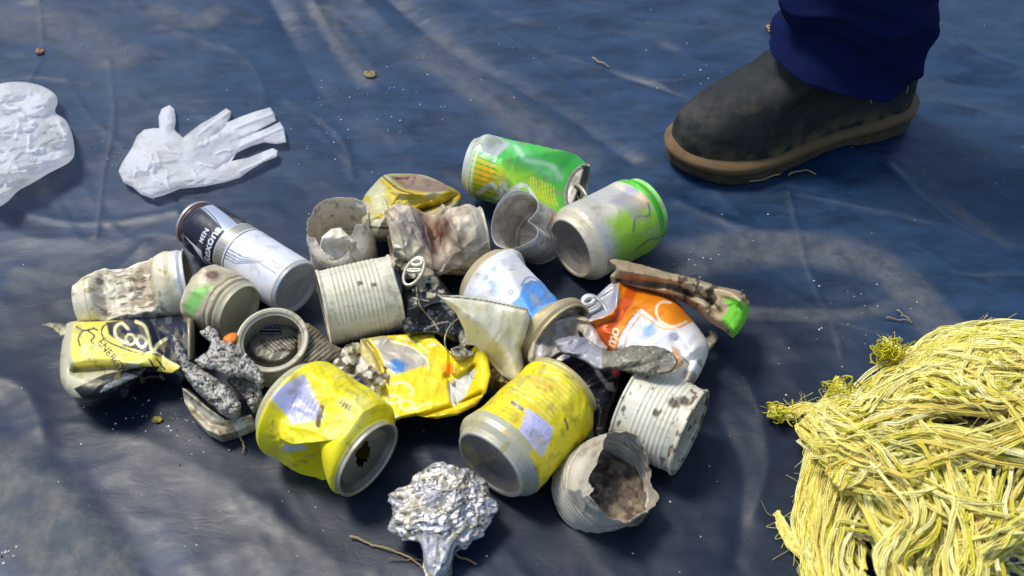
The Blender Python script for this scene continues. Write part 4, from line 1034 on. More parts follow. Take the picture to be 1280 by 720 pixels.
# black and yellow energy drink can
def pn(X, Y):
    I = Ink(len(X), c(20, 24, 42), .25)
    I.put(softpoly(X, Y, [(70, 440), (80, 400), (100, 397), (150, 450), (185, 455), (180, 470), (150, 475), (110, 498), (75, 495)], 3), c(205, 200, 168), .2)
    I.put(softpoly(X, Y, [(92, 403), (178, 399), (185, 425), (180, 440), (206, 447), (226, 458), (215, 466), (190, 463), (165, 452), (150, 458), (95, 462), (88, 440)], 1.5), c(240, 226, 100), .12)
    I.put(softpoly(X, Y, [(133, 403), (170, 398), (245, 395), (245, 445), (226, 447), (200, 442), (178, 440), (155, 432), (136, 418)], 2), c(22, 27, 50), .25)
    for L_ in ([(134, 404), (127, 412), (131, 424), (150, 434), (172, 441)],): I.put(stroke(X, Y, L_, 1.8), c(30, 32, 45))
    w = c(238, 230, 175)
    I.put(stroke(X, Y, [(160, 411), (152, 404), (144, 410), (146, 422), (160, 430)], 4.0), w); I.put(stroke(X, Y, [(160, 418), (157, 424), (163, 431), (169, 426), (166, 419), (160, 418)], 3.0), w)
    I.put(stroke(X, Y, [(174, 420), (171, 427), (177, 434), (183, 429), (180, 422), (174, 420)], 3.0), w); I.put(stroke(X, Y, [(170, 402), (182, 410), (190, 438), (198, 430), (207, 424)], 4.2), w)
    I.put(stroke(X, Y, [(184, 441), (196, 441), (208, 450), (222, 458)], 3), w); I.put(stroke(X, Y, [(196, 449), (206, 462)], 2.2), c(25, 25, 35)); I.put(stroke(X, Y, [(186, 449), (194, 460)], 2.2), c(25, 25, 35))
    I.put(stroke(X, Y, [(206, 450), (204, 456), (211, 457), (209, 451), (206, 450)], 1.6), w)
    k = c(60, 55, 45)
    for q in ([(95, 408), (104, 413), (116, 411)], [(104, 413), (98, 422), (100, 432)], [(109, 413), (118, 420), (114, 426), (118, 430)], [(117, 410), (122, 413)]): I.put(stroke(X, Y, q, 2.1), k)
    I.put(text(X, Y, 'ENERGY', 121, 428, 13, -52, True), c(75, 70, 45)); I.put(text(X, Y, 'DRINK', 110, 450, 9, -38, True) * .7, c(120, 112, 70))
    I.put(softpoly(X, Y, [(92, 486), (130, 468), (178, 458), (200, 458), (186, 476), (150, 500), (112, 508)], 1.5), c(24, 28, 34), .2)
    for a in range(13): I.put(stroke(X, Y, [(126 + a * 4, 490 - a * 1.7), (133 + a * 4, 481 - a * 1.7)], 1.5, smooth=False) * .8, c(190, 195, 190))
    I.put(ss(.6, .7, v2(X, Y, .1, 6)) * (X > 150) * .5, c(110, 115, 130)); I.put(softpoly(X, Y, [(234, 398), (243, 398), (243, 448), (236, 450)], 1.5), c(175, 165, 135), .4)
    I.put(ss(.58, .66, v2(X, Y, .09, 16)) * .4, c(150, 140, 100)); return I
def bn(X, Y): return -1.4 * np.exp(-(seg_dist(X, Y, [(95, 463), (140, 460), (190, 468)]) / 6) ** 2) + .8 * np.exp(-((X - 238) / 6.) ** 2) - .8 * np.exp(-(seg_dist(X, Y, [(190, 400), (205, 440), (200, 470)]) / 8) ** 2)
en = pillow('crushed_can', [(76, 476), (75, 450), (79, 420), (84, 404), (110, 400), (160, 398), (200, 396), (240, 396), (244, 430), (240, 462), (228, 478), (208, 472), (186, 470), (168, 480), (150, 494), (122, 503), (100, 502), (84, 490)], M_PRINT, pn, zc=1.9, H=2.6, hb=1.85, rim=30, amp=.6, scale=3.2, seed=22, bump=bn)
flat_thing(en, 'black and yellow crushed energy drink can with loose swirling letters, below the long cream can', 'can')
pillow('torn_flap', [(52, 406), (62, 403), (76, 404), (88, 408), (84, 420), (76, 421), (66, 412)], M_GRIMY, lambda X, Y: ink_mottle(X, Y, (178, 172, 145), (130, 125, 100)), zc=2.6, H=.15, hb=.1, rim=4, amp=.5, scale=1.0, seed=3, parent=en, curve=False)

# grey slag lumps
def ps(X, Y): 
    I = ink_mottle(X, Y, (168, 164, 154), (125, 120, 110), .15, 3, .3); I.put(ss(.5, .6, v2(X, Y, .5, 5, 3)) * .7, c(205, 202, 196), .5); I.put(ss(.6, .68, v2(X, Y, .42, 9, 3)), c(66, 60, 54), .1); return I
def slag(outline, z, H, hb, seed, label, amp=.6):
    flat_thing(pillow('slag_lump', outline, M_SLAG, ps, zc=z, H=H, hb=hb, rim=9, amp=amp, scale=1.3, seed=seed, jag=1.4, bump=lambda X, Y: .7 * (v2(X * .7 + Y * .5, Y - X * .5, .16, seed, 5) - .5) + .25 * np.abs(v2(X, Y, .5, seed + 2, 2) - .5), sp=.95), label, 'slag', 'lumps of grey slag')
slag([(250, 416), (262, 408), (270, 412), (276, 424), (290, 428), (306, 440), (322, 458), (332, 476), (326, 484), (306, 472), (284, 470), (268, 462), (252, 458), (244, 450), (258, 440), (262, 428)], 4.3, .7, .5, 5, 'broad rough grey slag sheet, upper of the three lumps')
slag([(212, 418), (220, 417), (228, 430), (238, 450), (256, 462), (272, 474), (290, 488), (300, 504), (298, 518), (284, 520), (268, 508), (250, 492), (234, 474), (224, 456), (217, 438)], 3.4, 1.2, .9, 6, 'long pointed rough grey slag lump lying across the torn pan')
slag([(284, 474), (304, 472), (324, 484), (328, 500), (316, 512), (306, 500), (294, 486)], 2.4, .9, 1.0, 7, 'small dark grey slag lump beside the left yellow can')
# folded pan under it
def pp(X, Y): 
    I = ink_mottle(X, Y, (200, 194, 172), (160, 150, 122), .09, 4, .25); I.put(ss(.56, .66, v2(X, Y, .2, 14)) * .6, c(75, 66, 50)); return I
flat_thing(pillow('torn_pan', [(227, 484), (236, 486), (262, 510), (282, 524), (314, 518), (320, 530), (296, 540), (274, 546), (258, 538), (240, 520), (231, 504)], M_DIRTY, pp, zc=1.3, H=.6, hb=1.2, rim=7, amp=.5, scale=2.2, seed=9, curve=False,
    bump=lambda X, Y: .9 * np.exp(-(seg_dist(X, Y, [(228, 485), (262, 512), (284, 526), (314, 520)]) / 2.6) ** 2) - .4 * np.exp(-(seg_dist(X, Y, [(233, 500), (262, 530), (290, 536)]) / 5) ** 2)), 'bent shallow metal piece with a folded rim, under the slag lumps', 'metal scrap')
flat_thing(pillow('plastic_scrap', [(278, 424), (288, 416), (298, 417), (297, 425), (288, 432)], M_PRINT, lambda X, Y: ink_mottle(X, Y, (225, 135, 25), (190, 100, 20), met=0), zc=4.2, H=.4, hb=.3, rim=4, amp=.2, scale=1, seed=2), 'tiny orange scrap peeking out above the grey slag', 'scrap', None)

# white shreds and flattened yellow can
def pw(X, Y): 
    I = ink_mottle(X, Y, (226, 220, 198), (205, 195, 165), .1, 3, .12); I.put(ss(.58, .64, v2(X, Y, .16, 8)) * .9, c(68, 55, 42), .05)
    I.put(softpoly(X, Y, [(443, 470), (455, 468), (460, 482), (448, 486)], 3), c(165, 165, 185)); return I
flat_thing(pillow('shredded_can', [(411, 460), (420, 444), (434, 430), (450, 428), (452, 440), (462, 452), (476, 464), (483, 478), (478, 496), (467, 507), (452, 494), (436, 482), (420, 474)], M_PRINT, pw, zc=2.0, H=1.4, hb=1.6, rim=12, amp=1.5, scale=1.2, seed=44, jag=.8,
   bump=lambda X, Y: .9 * np.exp(-(seg_dist(X, Y, [(440, 432), (436, 450), (455, 470), (478, 480)]) / 3.5) ** 2) - .9 * np.exp(-(seg_dist(X, Y, [(448, 445), (440, 465), (460, 488)]) / 3.5) ** 2)), 'white torn and twisted piece of can between the two yellow drink cans', 'can')
def pt(X, Y):
    I = Ink(len(X), c(236, 214, 20), .12); I.put(ss(.5, .7, v2(X, Y, .05, 4)) * .3, c(220, 192, 35))
    I.put(softpoly(X, Y, [(463, 424), (480, 420), (510, 430), (534, 444), (534, 456), (515, 462), (492, 468), (480, 458), (474, 440)], 3), c(186, 178, 160), .25)
    I.put((1 - ss(5, 12, np.hypot((X - 497) * .8, Y - 457) + 6 * (v2(X, Y, .2, 7) - .5))), c(70, 130, 190)); I.put(ss(.52, .6, v2(X, Y, .22, 12)) * softpoly(X, Y, [(475, 455), (490, 462), (486, 482), (474, 484)], 2), c(90, 75, 60))
    w = c(248, 242, 176)
    I.put(stroke(X, Y, [(488, 426), (515, 434), (534, 450), (535, 462)], 3), w); I.put(stroke(X, Y, [(497, 421), (520, 428), (535, 440)], 2), w)
    I.put(stroke(X, Y, [(490, 480), (505, 478), (516, 487), (512, 494)], 3), w); I.put(stroke(X, Y, [(494, 494), (484, 496), (484, 502), (494, 504), (500, 498), (494, 494)], 2.6), w)
    I.put(stroke(X, Y, [(510, 500), (500, 502), (502, 510), (512, 512), (517, 506), (510, 500)], 2.6), w); I.put(stroke(X, Y, [(518, 512), (528, 506), (540, 504)], 2.2), w); I.put(stroke(X, Y, [(478, 508), (488, 518), (500, 522)], 3), w)
    I.put(stroke(X, Y, [(528, 424), (540, 420)], 1.4), c(175, 120, 60)); I.put(stroke(X, Y, [(534, 433), (546, 430)], 3, 2), w)
    I.put(stroke(X, Y, [(455, 424), (468, 440), (476, 458)], 1.5), c(90, 82, 40)); I.put(softpoly(X, Y, [(448, 424), (460, 422), (478, 462), (470, 480), (462, 476), (450, 445)], 2), c(190, 178, 110))
    I.put((1 - ss(4, 16, np.hypot(X - 560, (Y - 461) * 1.6))), c(240, 165, 30)); I.put(softpoly(X, Y, [(560, 478), (574, 472), (588, 462), (596, 462), (586, 485), (580, 498), (568, 508), (562, 500)], 2), c(205, 208, 205), .3)
    I.put(stroke(X, Y, [(545, 518), (575, 512), (598, 498)], 2) * .7, c(180, 150, 30)); return I
def bt(X, Y):
    b = -1.3 * np.exp(-(seg_dist(X, Y, [(558, 470), (572, 474), (584, 466), (592, 458)]) / 3.2) ** 2) - 1.4 * softpoly(X, Y, [(564, 482), (586, 468), (592, 472), (582, 494), (570, 502)], 4)
    b = b - .7 * np.exp(-(seg_dist(X, Y, [(563, 440), (562, 478), (566, 508)]) / 2.2) ** 2) - .8 * np.exp(-(seg_dist(X, Y, [(520, 522), (566, 507), (600, 492)]) / 2.4) ** 2) + 1.5 * ss(575, 605, X) * (1 - ss(480, 520, Y))
    return b - .7 * np.exp(-(seg_dist(X, Y, [(455, 424), (468, 440), (478, 462)]) / 2.4) ** 2)
flat_thing(pillow('flattened_can', [(450, 424), (475, 420), (505, 418), (542, 417), (546, 424), (556, 434), (564, 440), (566, 448), (584, 440), (596, 430), (604, 428), (611, 448), (614, 468), (608, 490), (596, 506), (572, 518), (545, 523), (520, 519), (500, 523), (486, 529), (474, 512), (464, 498), (470, 482), (458, 470), (450, 448)], M_PRINT, pt, zc=2.6, H=.25, hb=.35, rim=6, amp=.6, scale=3.0, seed=25, bump=bt, sp=1.1, curve=False),
   'yellow flattened torn can with pale script and blue spot, between the yellow drink cans', 'can')

# cream torn sheet draped over the white can
def pi_(X, Y):
    I = ink_mottle(X, Y, (222, 217, 188), (208, 200, 160), .06, 3, .12); I.put(stroke(X, Y, [(549, 370), (600, 375), (658, 387)], 1.8), c(95, 85, 62)); I.put(stroke(X, Y, [(552, 372), (600, 378), (655, 390)], 1.6), c(225, 222, 200)); return I
flat_thing(pillow('torn_can', [(547, 369), (575, 369), (605, 373), (640, 380), (660, 386), (663, 398), (658, 420), (652, 436), (656, 460), (655, 474), (640, 478), (626, 470), (614, 456), (604, 444), (594, 432), (582, 430), (580, 412), (570, 392)], M_PRINT, pi_, zc=lambda X, Y: 7.3 - 4.8 * ss(372, 482, Y) , H=.5, hb=.25, rim=10, amp=.7, scale=3.0, seed=27, curve=False,
   bump=lambda X, Y: 1.0 * np.exp(-(seg_dist(X, Y, [(560, 372), (600, 405), (630, 440), (648, 474)]) / 14) ** 2)), 'cream torn can sheet with a straight top edge, leaning over the white can', 'can')
def p2(X, Y): 
    I = ink_mottle(X, Y, (170, 155, 115), (110, 98, 70), .3, 3, .2, .35, .5); return I
flat_thing(pillow('shredded_scrap', [(598, 442), (612, 450), (628, 468), (640, 476), (634, 480), (614, 476), (604, 462)], M_GRIMY, p2, zc=2.4, H=.5, hb=1.5, rim=5, amp=.8, scale=.7, seed=47, jag=1), 'small frayed brown scrap below the cream torn sheet', 'metal scrap', None)

# black shredded can with foil bits
def pk(X, Y):
    I = Ink(len(X), c(20, 24, 30), .2); I.put(ss(.66, .7, v2(X, Y, .11, 5, 4)) * .8, c(120, 125, 130), .5)
    I.put(softpoly(X, Y, [(498, 318), (530, 316), (545, 345), (556, 365), (540, 372), (528, 372), (520, 350), (500, 335)], 3) * ss(.35, .5, v2(X, Y, .14, 8)), c(175, 168, 145), .3)
    for q in ([(520, 352), (524, 380), (540, 400), (548, 412)], [(530, 412), (545, 405), (560, 402)], [(515, 372), (535, 376)]): I.put(stroke(X, Y, q, 1.3), c(165, 155, 130))
    return I
flat_thing(pillow('shredded_can', [(498, 322), (516, 316), (532, 320), (546, 342), (562, 364), (574, 384), (584, 402), (584, 424), (570, 430), (550, 420), (528, 418), (510, 420), (502, 400), (502, 360)], M_PRINT, pk, zc=2.6, H=1.4, hb=2.2, rim=16, amp=1.6, scale=2.4, seed=52, jag=.6), 'black shredded can with grey foil strips, behind the yellow flattened can', 'can')
t0 = empty('ring_pull', tuple(P(518, 345, 4.6)), 'pale oval ring pull on top of the black shredded can', 'ring pull')
pull_tab(t0, P(518, 338, 5.4), (1, -.2, .2), (.35, .8, .5), (0, -.6, 1), 1.1, (205, 200, 178), 'ring')
# curled wire strip
w = catmull([tuple(P(a, b, z) * 100) for a, b, z in ((573, 398, 4.2), (562, 408, 5.2), (556, 424, 5.4), (560, 440, 4.6), (574, 447, 4.0), (584, 444, 3.8))], 8)
V, Fc = ring_mesh(w / 100, .0006, 6, False); flat_thing(obj('metal_strip', V, Fc, M_LID, None, Ink(len(V), c(175, 165, 130), .5)), 'thin curled metal strip above the tear of the flattened yellow can', 'metal scrap', None)
flat_thing(pillow('foil_scrap', [(572, 418), (580, 412), (588, 424), (584, 436), (596, 440), (588, 446), (570, 446), (564, 436), (574, 430)], M_FOIL, lambda X, Y: ink_mottle(X, Y, (190, 185, 170), (120, 112, 98), .3, 5, .6), zc=3.6, H=.6, hb=.8, rim=4, amp=1.0, scale=.6, seed=55, jag=1), 'small bright crumpled foil scrap by the curled metal strip', 'foil scrap', None)

# orange and white crushed can
def pv(X, Y):
    I = Ink(len(X), c(226, 228, 236), .1); I.put(ss(.45, .7, v2(X, Y, .04, 4)) * .5, c(228, 220, 196))
    I.put(softpoly(X, Y, [(722, 412), (755, 392), (772, 352), (800, 358), (846, 376), (866, 402), (850, 410), (830, 408), (815, 396), (802, 386), (792, 392), (782, 410), (772, 425), (768, 446), (764, 448), (745, 434)], 1.5), c(240, 140, 18), .2)
    I.put(softpoly(X, Y, [(728, 414), (764, 398), (786, 354), (798, 360), (790, 380), (772, 408), (764, 438), (748, 428)], 6), c(205, 85, 12), .2)
    w = c(245, 225, 185)
    I.put(stroke(X, Y, [(838, 378), (826, 378), (820, 388), (826, 402), (842, 408), (858, 402)], 3.2), w); I.put(stroke(X, Y, [(770, 437), (778, 412), (796, 390)], 1.8), c(190, 130, 70)); I.put(stroke(X, Y, [(780, 437), (786, 415), (800, 395)], 1.6), c(225, 160, 90))
    I.put(stroke(X, Y, [(797, 390), (812, 400), (826, 410), (845, 412)], 2.2), c(240, 185, 100))
    I.put(text(X, Y, 'mo', 768, 436, 19, 74, True, .2), w); I.put((1 - ss(4, 12, np.hypot(X - 812, Y - 413) + 7 * (v2(X, Y, .18, 7) - .5))), c(165, 195, 230))
    I.put(stroke(X, Y, [(840, 440), (852, 446), (862, 456)], 1.5), c(130, 95, 60)); I.put(softpoly(X, Y, [(838, 432), (848, 436), (856, 456), (836, 466), (815, 470), (820, 462), (846, 450)], 3) * .8, c(225, 160, 70))
    I.put(softpoly(X, Y, [(728, 400), (732, 378), (752, 366), (772, 352), (774, 372), (768, 388), (752, 398)], 1.2), c(190, 192, 198), .45)
    I.put(softpoly(X, Y, [(752, 364), (766, 352), (766, 366)], 1), c(215, 215, 215)); I.put(ss(.6, .68, v2(X, Y, .12, 6)) * (Y > 440) * .6, c(110, 75, 45)); return I
def bv(X, Y): return .8 * np.exp(-(seg_dist(X, Y, [(728, 405), (766, 392), (774, 352)]) / 4) ** 2) - 1.2 * softpoly(X, Y, [(730, 398), (736, 380), (768, 360), (768, 384), (752, 394)], 8) - .8 * np.exp(-(seg_dist(X, Y, [(845, 425), (862, 450), (850, 475)]) / 6) ** 2)
ov = pillow('crushed_can', [(730, 405), (734, 384), (748, 368), (768, 352), (788, 354), (820, 364), (846, 376), (862, 396), (878, 416), (886, 434), (880, 456), (866, 478), (850, 486), (824, 476), (800, 466), (772, 452), (748, 434)], M_PRINT, pv, zc=2.4, H=3.0, hb=2.2, rim=28, amp=.85, scale=3.4, seed=58, bump=bv)
flat_thing(ov, 'orange and white crushed drink can under the long brown one, silver lid at its left', 'can')
pull_tab(ov, P(742, 386, 4.2), (.8, .4, .2), (-.5, .8, .3), (-.2, -.5, 1), 1.2, (185, 188, 192))
flat_thing(pillow('metal_curl', [(878, 426), (886, 420), (886, 412), (894, 414), (897, 424), (890, 434), (882, 440)], M_GRIMY, lambda X, Y: ink_mottle(X, Y, (170, 165, 145), (125, 118, 95)), zc=1.6, H=.5, hb=.5, rim=4, amp=.5, scale=.8, seed=61), 'small curled grey metal bit right of the orange and white can', 'metal scrap', None)

# long brown crushed can with a green end
def pb(X, Y):
    I = Ink(len(X), c(146, 128, 98), .0); I.put(ss(.42, .6, v2(X, Y, .07, 5, 5)) * .7, c(172, 152, 118)); I.put(stroke(X, Y, [(766, 345), (800, 352), (838, 354)], 1.6), c(178, 150, 110))
    I.put(softpoly(X, Y, [(858, 352), (885, 356), (905, 370), (898, 395), (880, 388), (866, 372)], 4) * ss(.35, .5, v2(X, Y, .12, 3)), c(186, 176, 150), .3); I.put(ss(.56, .62, v2(X, Y, .14, 8)) * (X > 840) * .9, c(70, 50, 36)); I.put(softpoly(X, Y, [(905, 372), (930, 376), (940, 388), (930, 410), (917, 420), (902, 398), (912, 385)], 3), c(105, 185, 50), .15)
    I.put(stroke(X, Y, [(893, 362), (912, 366), (930, 380)], 1.8), c(205, 185, 150)); return I
def bb(X, Y): return .9 * np.exp(-(seg_dist(X, Y, [(765, 335), (830, 346), (880, 356), (925, 374)]) / 6) ** 2) - .9 * np.exp(-(seg_dist(X, Y, [(772, 350), (840, 358), (890, 378)]) / 4) ** 2) - .6 * np.exp(-(seg_dist(X, Y, [(868, 350), (880, 372), (900, 390)]) / 3) ** 2)
flat_thing(pillow('crushed_can', [(761, 326), (772, 324), (800, 330), (834, 340), (868, 348), (900, 358), (926, 364), (937, 378), (934, 396), (919, 418), (904, 408), (888, 398), (870, 382), (852, 372), (826, 366), (796, 360), (772, 352), (763, 346), (770, 336)], M_BITS, pb, zc=4.0, H=1.4, hb=1.2, rim=14, amp=.9, scale=2.0, seed=63, bump=bb, jag=.6), 'long brown weathered crushed can with a green end, farthest right of the heap', 'can')

# grey bent strip ending in a leaf shape, black can under it
def py_(X, Y):
    I = Ink(len(X), c(16, 16, 20), .25); I.put(ss(.62, .68, v2(X, Y, .08, 5, 4)) * .7, c(60, 30, 32)); I.put(softpoly(X, Y, [(739, 456), (748, 452), (765, 474), (770, 490), (760, 488), (748, 472)], 1), c(168, 158, 140), .3)
    I.put(softpoly(X, Y, [(745, 458), (755, 456), (766, 468), (768, 478), (760, 478)], 1), c(14, 14, 18)); I.put(softpoly(X, Y, [(764, 456), (774, 456), (776, 468), (768, 474)], 2), c(140, 30, 30)); I.put(softpoly(X, Y, [(692, 440), (706, 436), (713, 446), (700, 452), (692, 450)], 1), c(232, 228, 215)); return I
flat_thing(pillow('crushed_can', [(688, 448), (700, 438), (720, 436), (745, 446), (768, 456), (776, 468), (772, 486), (762, 510), (754, 545), (744, 548), (738, 510), (722, 480), (704, 468)], M_PRINT, py_, zc=3.0, H=1.3, hb=2.6, rim=16, amp=1.2, scale=2.0, seed=66), 'black crushed can with a little red, wedged behind the right yellow can', 'can')
def px_(X, Y):
    I = ink_mottle(X, Y, (128, 124, 108), (105, 100, 84), .1, 3, .25); I.put((X < 752) * 1., c(150, 150, 155), .45); I.put(ss(.62, .72, v2(X, Y, .3, 6, 3)) * .7 * (X > 770), c(180, 176, 165)); I.put(ss(.68, .74, v2(X, Y, .25, 9, 3)) * (X > 770), c(70, 64, 50)); return I
flat_thing(pillow('bent_metal_strip', [(694, 426), (712, 420), (730, 422), (746, 432), (756, 437), (772, 438), (790, 432), (822, 433), (840, 441), (848, 452), (838, 465), (815, 469), (788, 466), (766, 461), (746, 462), (730, 452), (716, 446), (700, 440)], M_GRIMY, px_, zc=lambda X, Y: 5.4 + .012 * (X - 665), H=.3, hb=.2, rim=6, amp=1.0, scale=1.7, seed=69, jag=.8,
   bump=lambda X, Y: .7 * np.exp(-((X - 800) / 26) ** 2 - ((Y - 450) / 12) ** 2)), 'grey metal strip widening into a flat leaf shape, across the orange and white can', 'metal scrap')

def pbw(X, Y):
    I = ink_mottle(X, Y, (190, 186, 180), (165, 152, 128), .08, 3, .3); I.put(stroke(X, Y, [(664, 446), (668, 422), (684, 404), (712, 394), (736, 398)], 6, 4), c(186, 172, 138), .15); I.put(softpoly(X, Y, [(722, 412), (728, 416), (732, 424), (724, 422)], 1), c(20, 20, 22)); return I
flat_thing(pillow('torn_can_end', [(660, 450), (664, 428), (676, 408), (694, 398), (714, 393), (732, 396), (744, 408), (752, 424), (760, 436), (748, 444), (730, 440), (712, 436), (696, 442), (684, 452), (672, 456)], M_GRIMY, pbw, zc=4.6, H=.5, hb=.4, rim=8, amp=.8, scale=2.2, seed=79, bump=lambda X, Y: .5 * np.exp(-(seg_dist(X, Y, [(664, 446), (668, 422), (684, 404), (712, 396), (736, 400)]) / 4) ** 2) - .9 * np.exp(-((X - 706) / 22) ** 2 - ((Y - 426) / 14) ** 2)),
    'grey torn can end with a tan rim, between the white can and orange one', 'can')
# crumpled foil ball
def foil():
    n = 260; th = np.linspace(-math.pi, math.pi, n, endpoint=False); ph = np.linspace(.002, math.pi - .002, 170); T, Pn = np.meshgrid(th, ph); T, Pn = T.ravel(), Pn.ravel()
    d = np.stack([np.sin(Pn) * np.cos(T), np.sin(Pn) * np.sin(T), np.cos(Pn)], 1); q = d * 4
    r = 1 + .34 * (fbm(q * .35, 3, 3) - .5) * 2 + .16 * fold(q, 1.3, 4, 4) + .16 * fold(q, .7, 7, 4) + .07 * fold(q, .3, 8, 3) + .08 * (fbm(q * 1.8, 9, 3) - .5) + .02 * (vn(q * 7, 5) - .5)
    V = d * r[:, None] * np.array([3.3, 2.8, 2.0]); ctr = P(554, 634, 2.2) * 100
    tail = np.exp(-((T + 1.62) / .27) ** 6) * np.exp(-((Pn - 1.75) / .42) ** 4) * (.85 + .25 * vn(q * 2, 6)); V[:, 1] -= tail * 2.1; V[:, 2] -= tail * .9; V[:, 0] += tail * (.9 * fold(V * 1.0, .9, 77, 3) + .3 * (vn(V * 3, 4) - .5)); V[:, 2] += tail * .8 * fold(V, .5, 78, 3)
    V = ctr + V; V[:, 2] = np.maximum(V[:, 2], .05 + .1 * vn(q * 3, 2))
    I = Ink(len(V), c(205, 203, 205), .62); I.put(ss(.45, .6, fbm(q * 1.2, 22, 4)) * .8, c(185, 180, 165), .4); I.put(ss(.6, .66, fbm(q * 2.4, 25, 3)), c(110, 104, 95), .1); I.put(ss(.6, .7, fbm(q * .9, 29, 3)) * .5, c(192, 175, 130), .2); I.put(ss(.68, .74, fbm(q * 4.0, 31, 2)), c(60, 56, 50), .1)
    i = np.arange(169)[:, None] * n + np.arange(n)[None, :]; i2 = np.arange(169)[:, None] * n + ((np.arange(n) + 1) % n)[None, :]
    F_ = np.stack([i, i + n, i2 + n, i2], -1).reshape(-1, 4)
    tag(obj('foil_ball', V / 100, F_, M_FOIL, None, I), 'crumpled silvery foil lump with a short stalk, in front of the two yellow cans', 'foil')
foil()

# ---------------------------------------------------------------- gloves
FOLDS = []
def pgv(X, Y):
    I = ink_mottle(X, Y, (246, 247, 250), (240, 240, 238), .03, 3, .30)
    I.m = .12 + .36 * ss(.45, .62, v2(X, Y * 1.3, .035, 33, 4)) * .8
    for l in FOLDS: I.m = np.minimum(I.m, .02 + .5 * ss(.6, 3.5, seg_dist(X, Y, [tuple(a) for a in catmull(l, 5)])))
    return I
def glove_folds(seed, cx, cy, rx, ry, n, ang, spread):
    g = np.random.RandomState(seed); out = []
    for _ in range(n):
        x, y = cx + g.uniform(-rx, rx), cy + g.uniform(-ry, ry); a = R(ang + g.randn() * spread); l = g.uniform(8, 26); b = g.uniform(-4, 4)
        out.append([(x, y), (x + l * .5 * math.cos(a) - b * math.sin(a), y + l * .5 * math.sin(a) + b * math.cos(a)), (x + l * math.cos(a), y + l * math.sin(a))])
    return out
def ridges(lines, w=2.2, h=.35):
    def f(X, Y):
        b = 0
        for l in lines: b = b + h * np.exp(-(seg_dist(X, Y, [tuple(a) for a in catmull(l, 5)]) / w) ** 2)
        return b
    return f
FOLDS = glove_folds(3, 205, 205, 38, 26, 11, 75, 24) + glove_folds(5, 262, 190, 28, 18, 5, -25, 16) + [[(292, 160), (318, 150), (340, 142)], [(300, 183), (325, 172), (352, 160)], [(300, 214), (325, 203), (340, 195)], [(246, 170), (268, 152), (286, 140)]]
glove = pillow('latex_glove', [(148, 214), (152, 204), (160, 192), (166, 182), (171, 170), (180, 162), (192, 160), (199, 160), (198, 146), (202, 136), (212, 131), (218, 136), (220, 150), (218, 162), (229, 172), (236, 166), (252, 154), (270, 144), (283, 135), (289, 139), (288, 146), (284, 153), (300, 146), (320, 139), (338, 134), (343, 142), (345, 151), (330, 159), (316, 167), (334, 160), (350, 152), (355, 160), (358, 178), (345, 180), (330, 178), (313, 183), (296, 191), (290, 201), (311, 197), (328, 190), (341, 185), (347, 188), (346, 196), (330, 202), (312, 213), (300, 222), (280, 228), (255, 233), (225, 236), (205, 244), (190, 248), (176, 243), (166, 234), (154, 228)], M_GLOVE, pgv, zc=.35, H=lambda X, Y: .35 + .5 * (1 - ss(230, 290, X)), hb=.25, rim=16, amp=.3, scale=1.6, seed=71, curve=False, sp=1.0,
  bump=lambda X, Y: - .3 * np.abs(v2(X, Y * 1.6 + X * .4, .035, 17, 3) - .5) + ridges(FOLDS, 2.2, .17)(X, Y) - ridges([[(286, 200), (300, 192)], [(282, 158), (256, 178)], [(316, 168), (290, 178)], [(290, 200), (270, 210)]], 2.5, .25)(X, Y) + .9 * np.exp(-((X - 195) / 26) ** 2 - ((Y - 195) / 24) ** 2))
tag(glove, 'white latex glove lying flat with its fingers pointing right', 'glove', 'used latex gloves')
FOLDS = glove_folds(8, 30, 165, 50, 55, 14, 60, 40)
glove2 = pillow('latex_glove', [(-50, 150), (-35, 115), (-5, 106), (18, 102), (45, 105), (66, 115), (72, 126), (69, 140), (82, 150), (90, 168), (93, 190), (86, 202), (62, 215), (40, 228), (22, 238), (8, 252), (-10, 258), (-40, 240), (-55, 200)], M_GLOVE, pgv, zc=.9, H=2.4, hb=.8, rim=34, amp=1.1, scale=2.0, seed=73, sp=1.1,
  bump=lambda X, Y: ridges(FOLDS, 3.2, .4)(X, Y) - 1.2 * np.abs(v2(X, Y, .03, 19, 4) - .5))
tag(glove2, 'white latex glove crumpled into a ball, at the left edge', 'glove', 'used latex gloves')

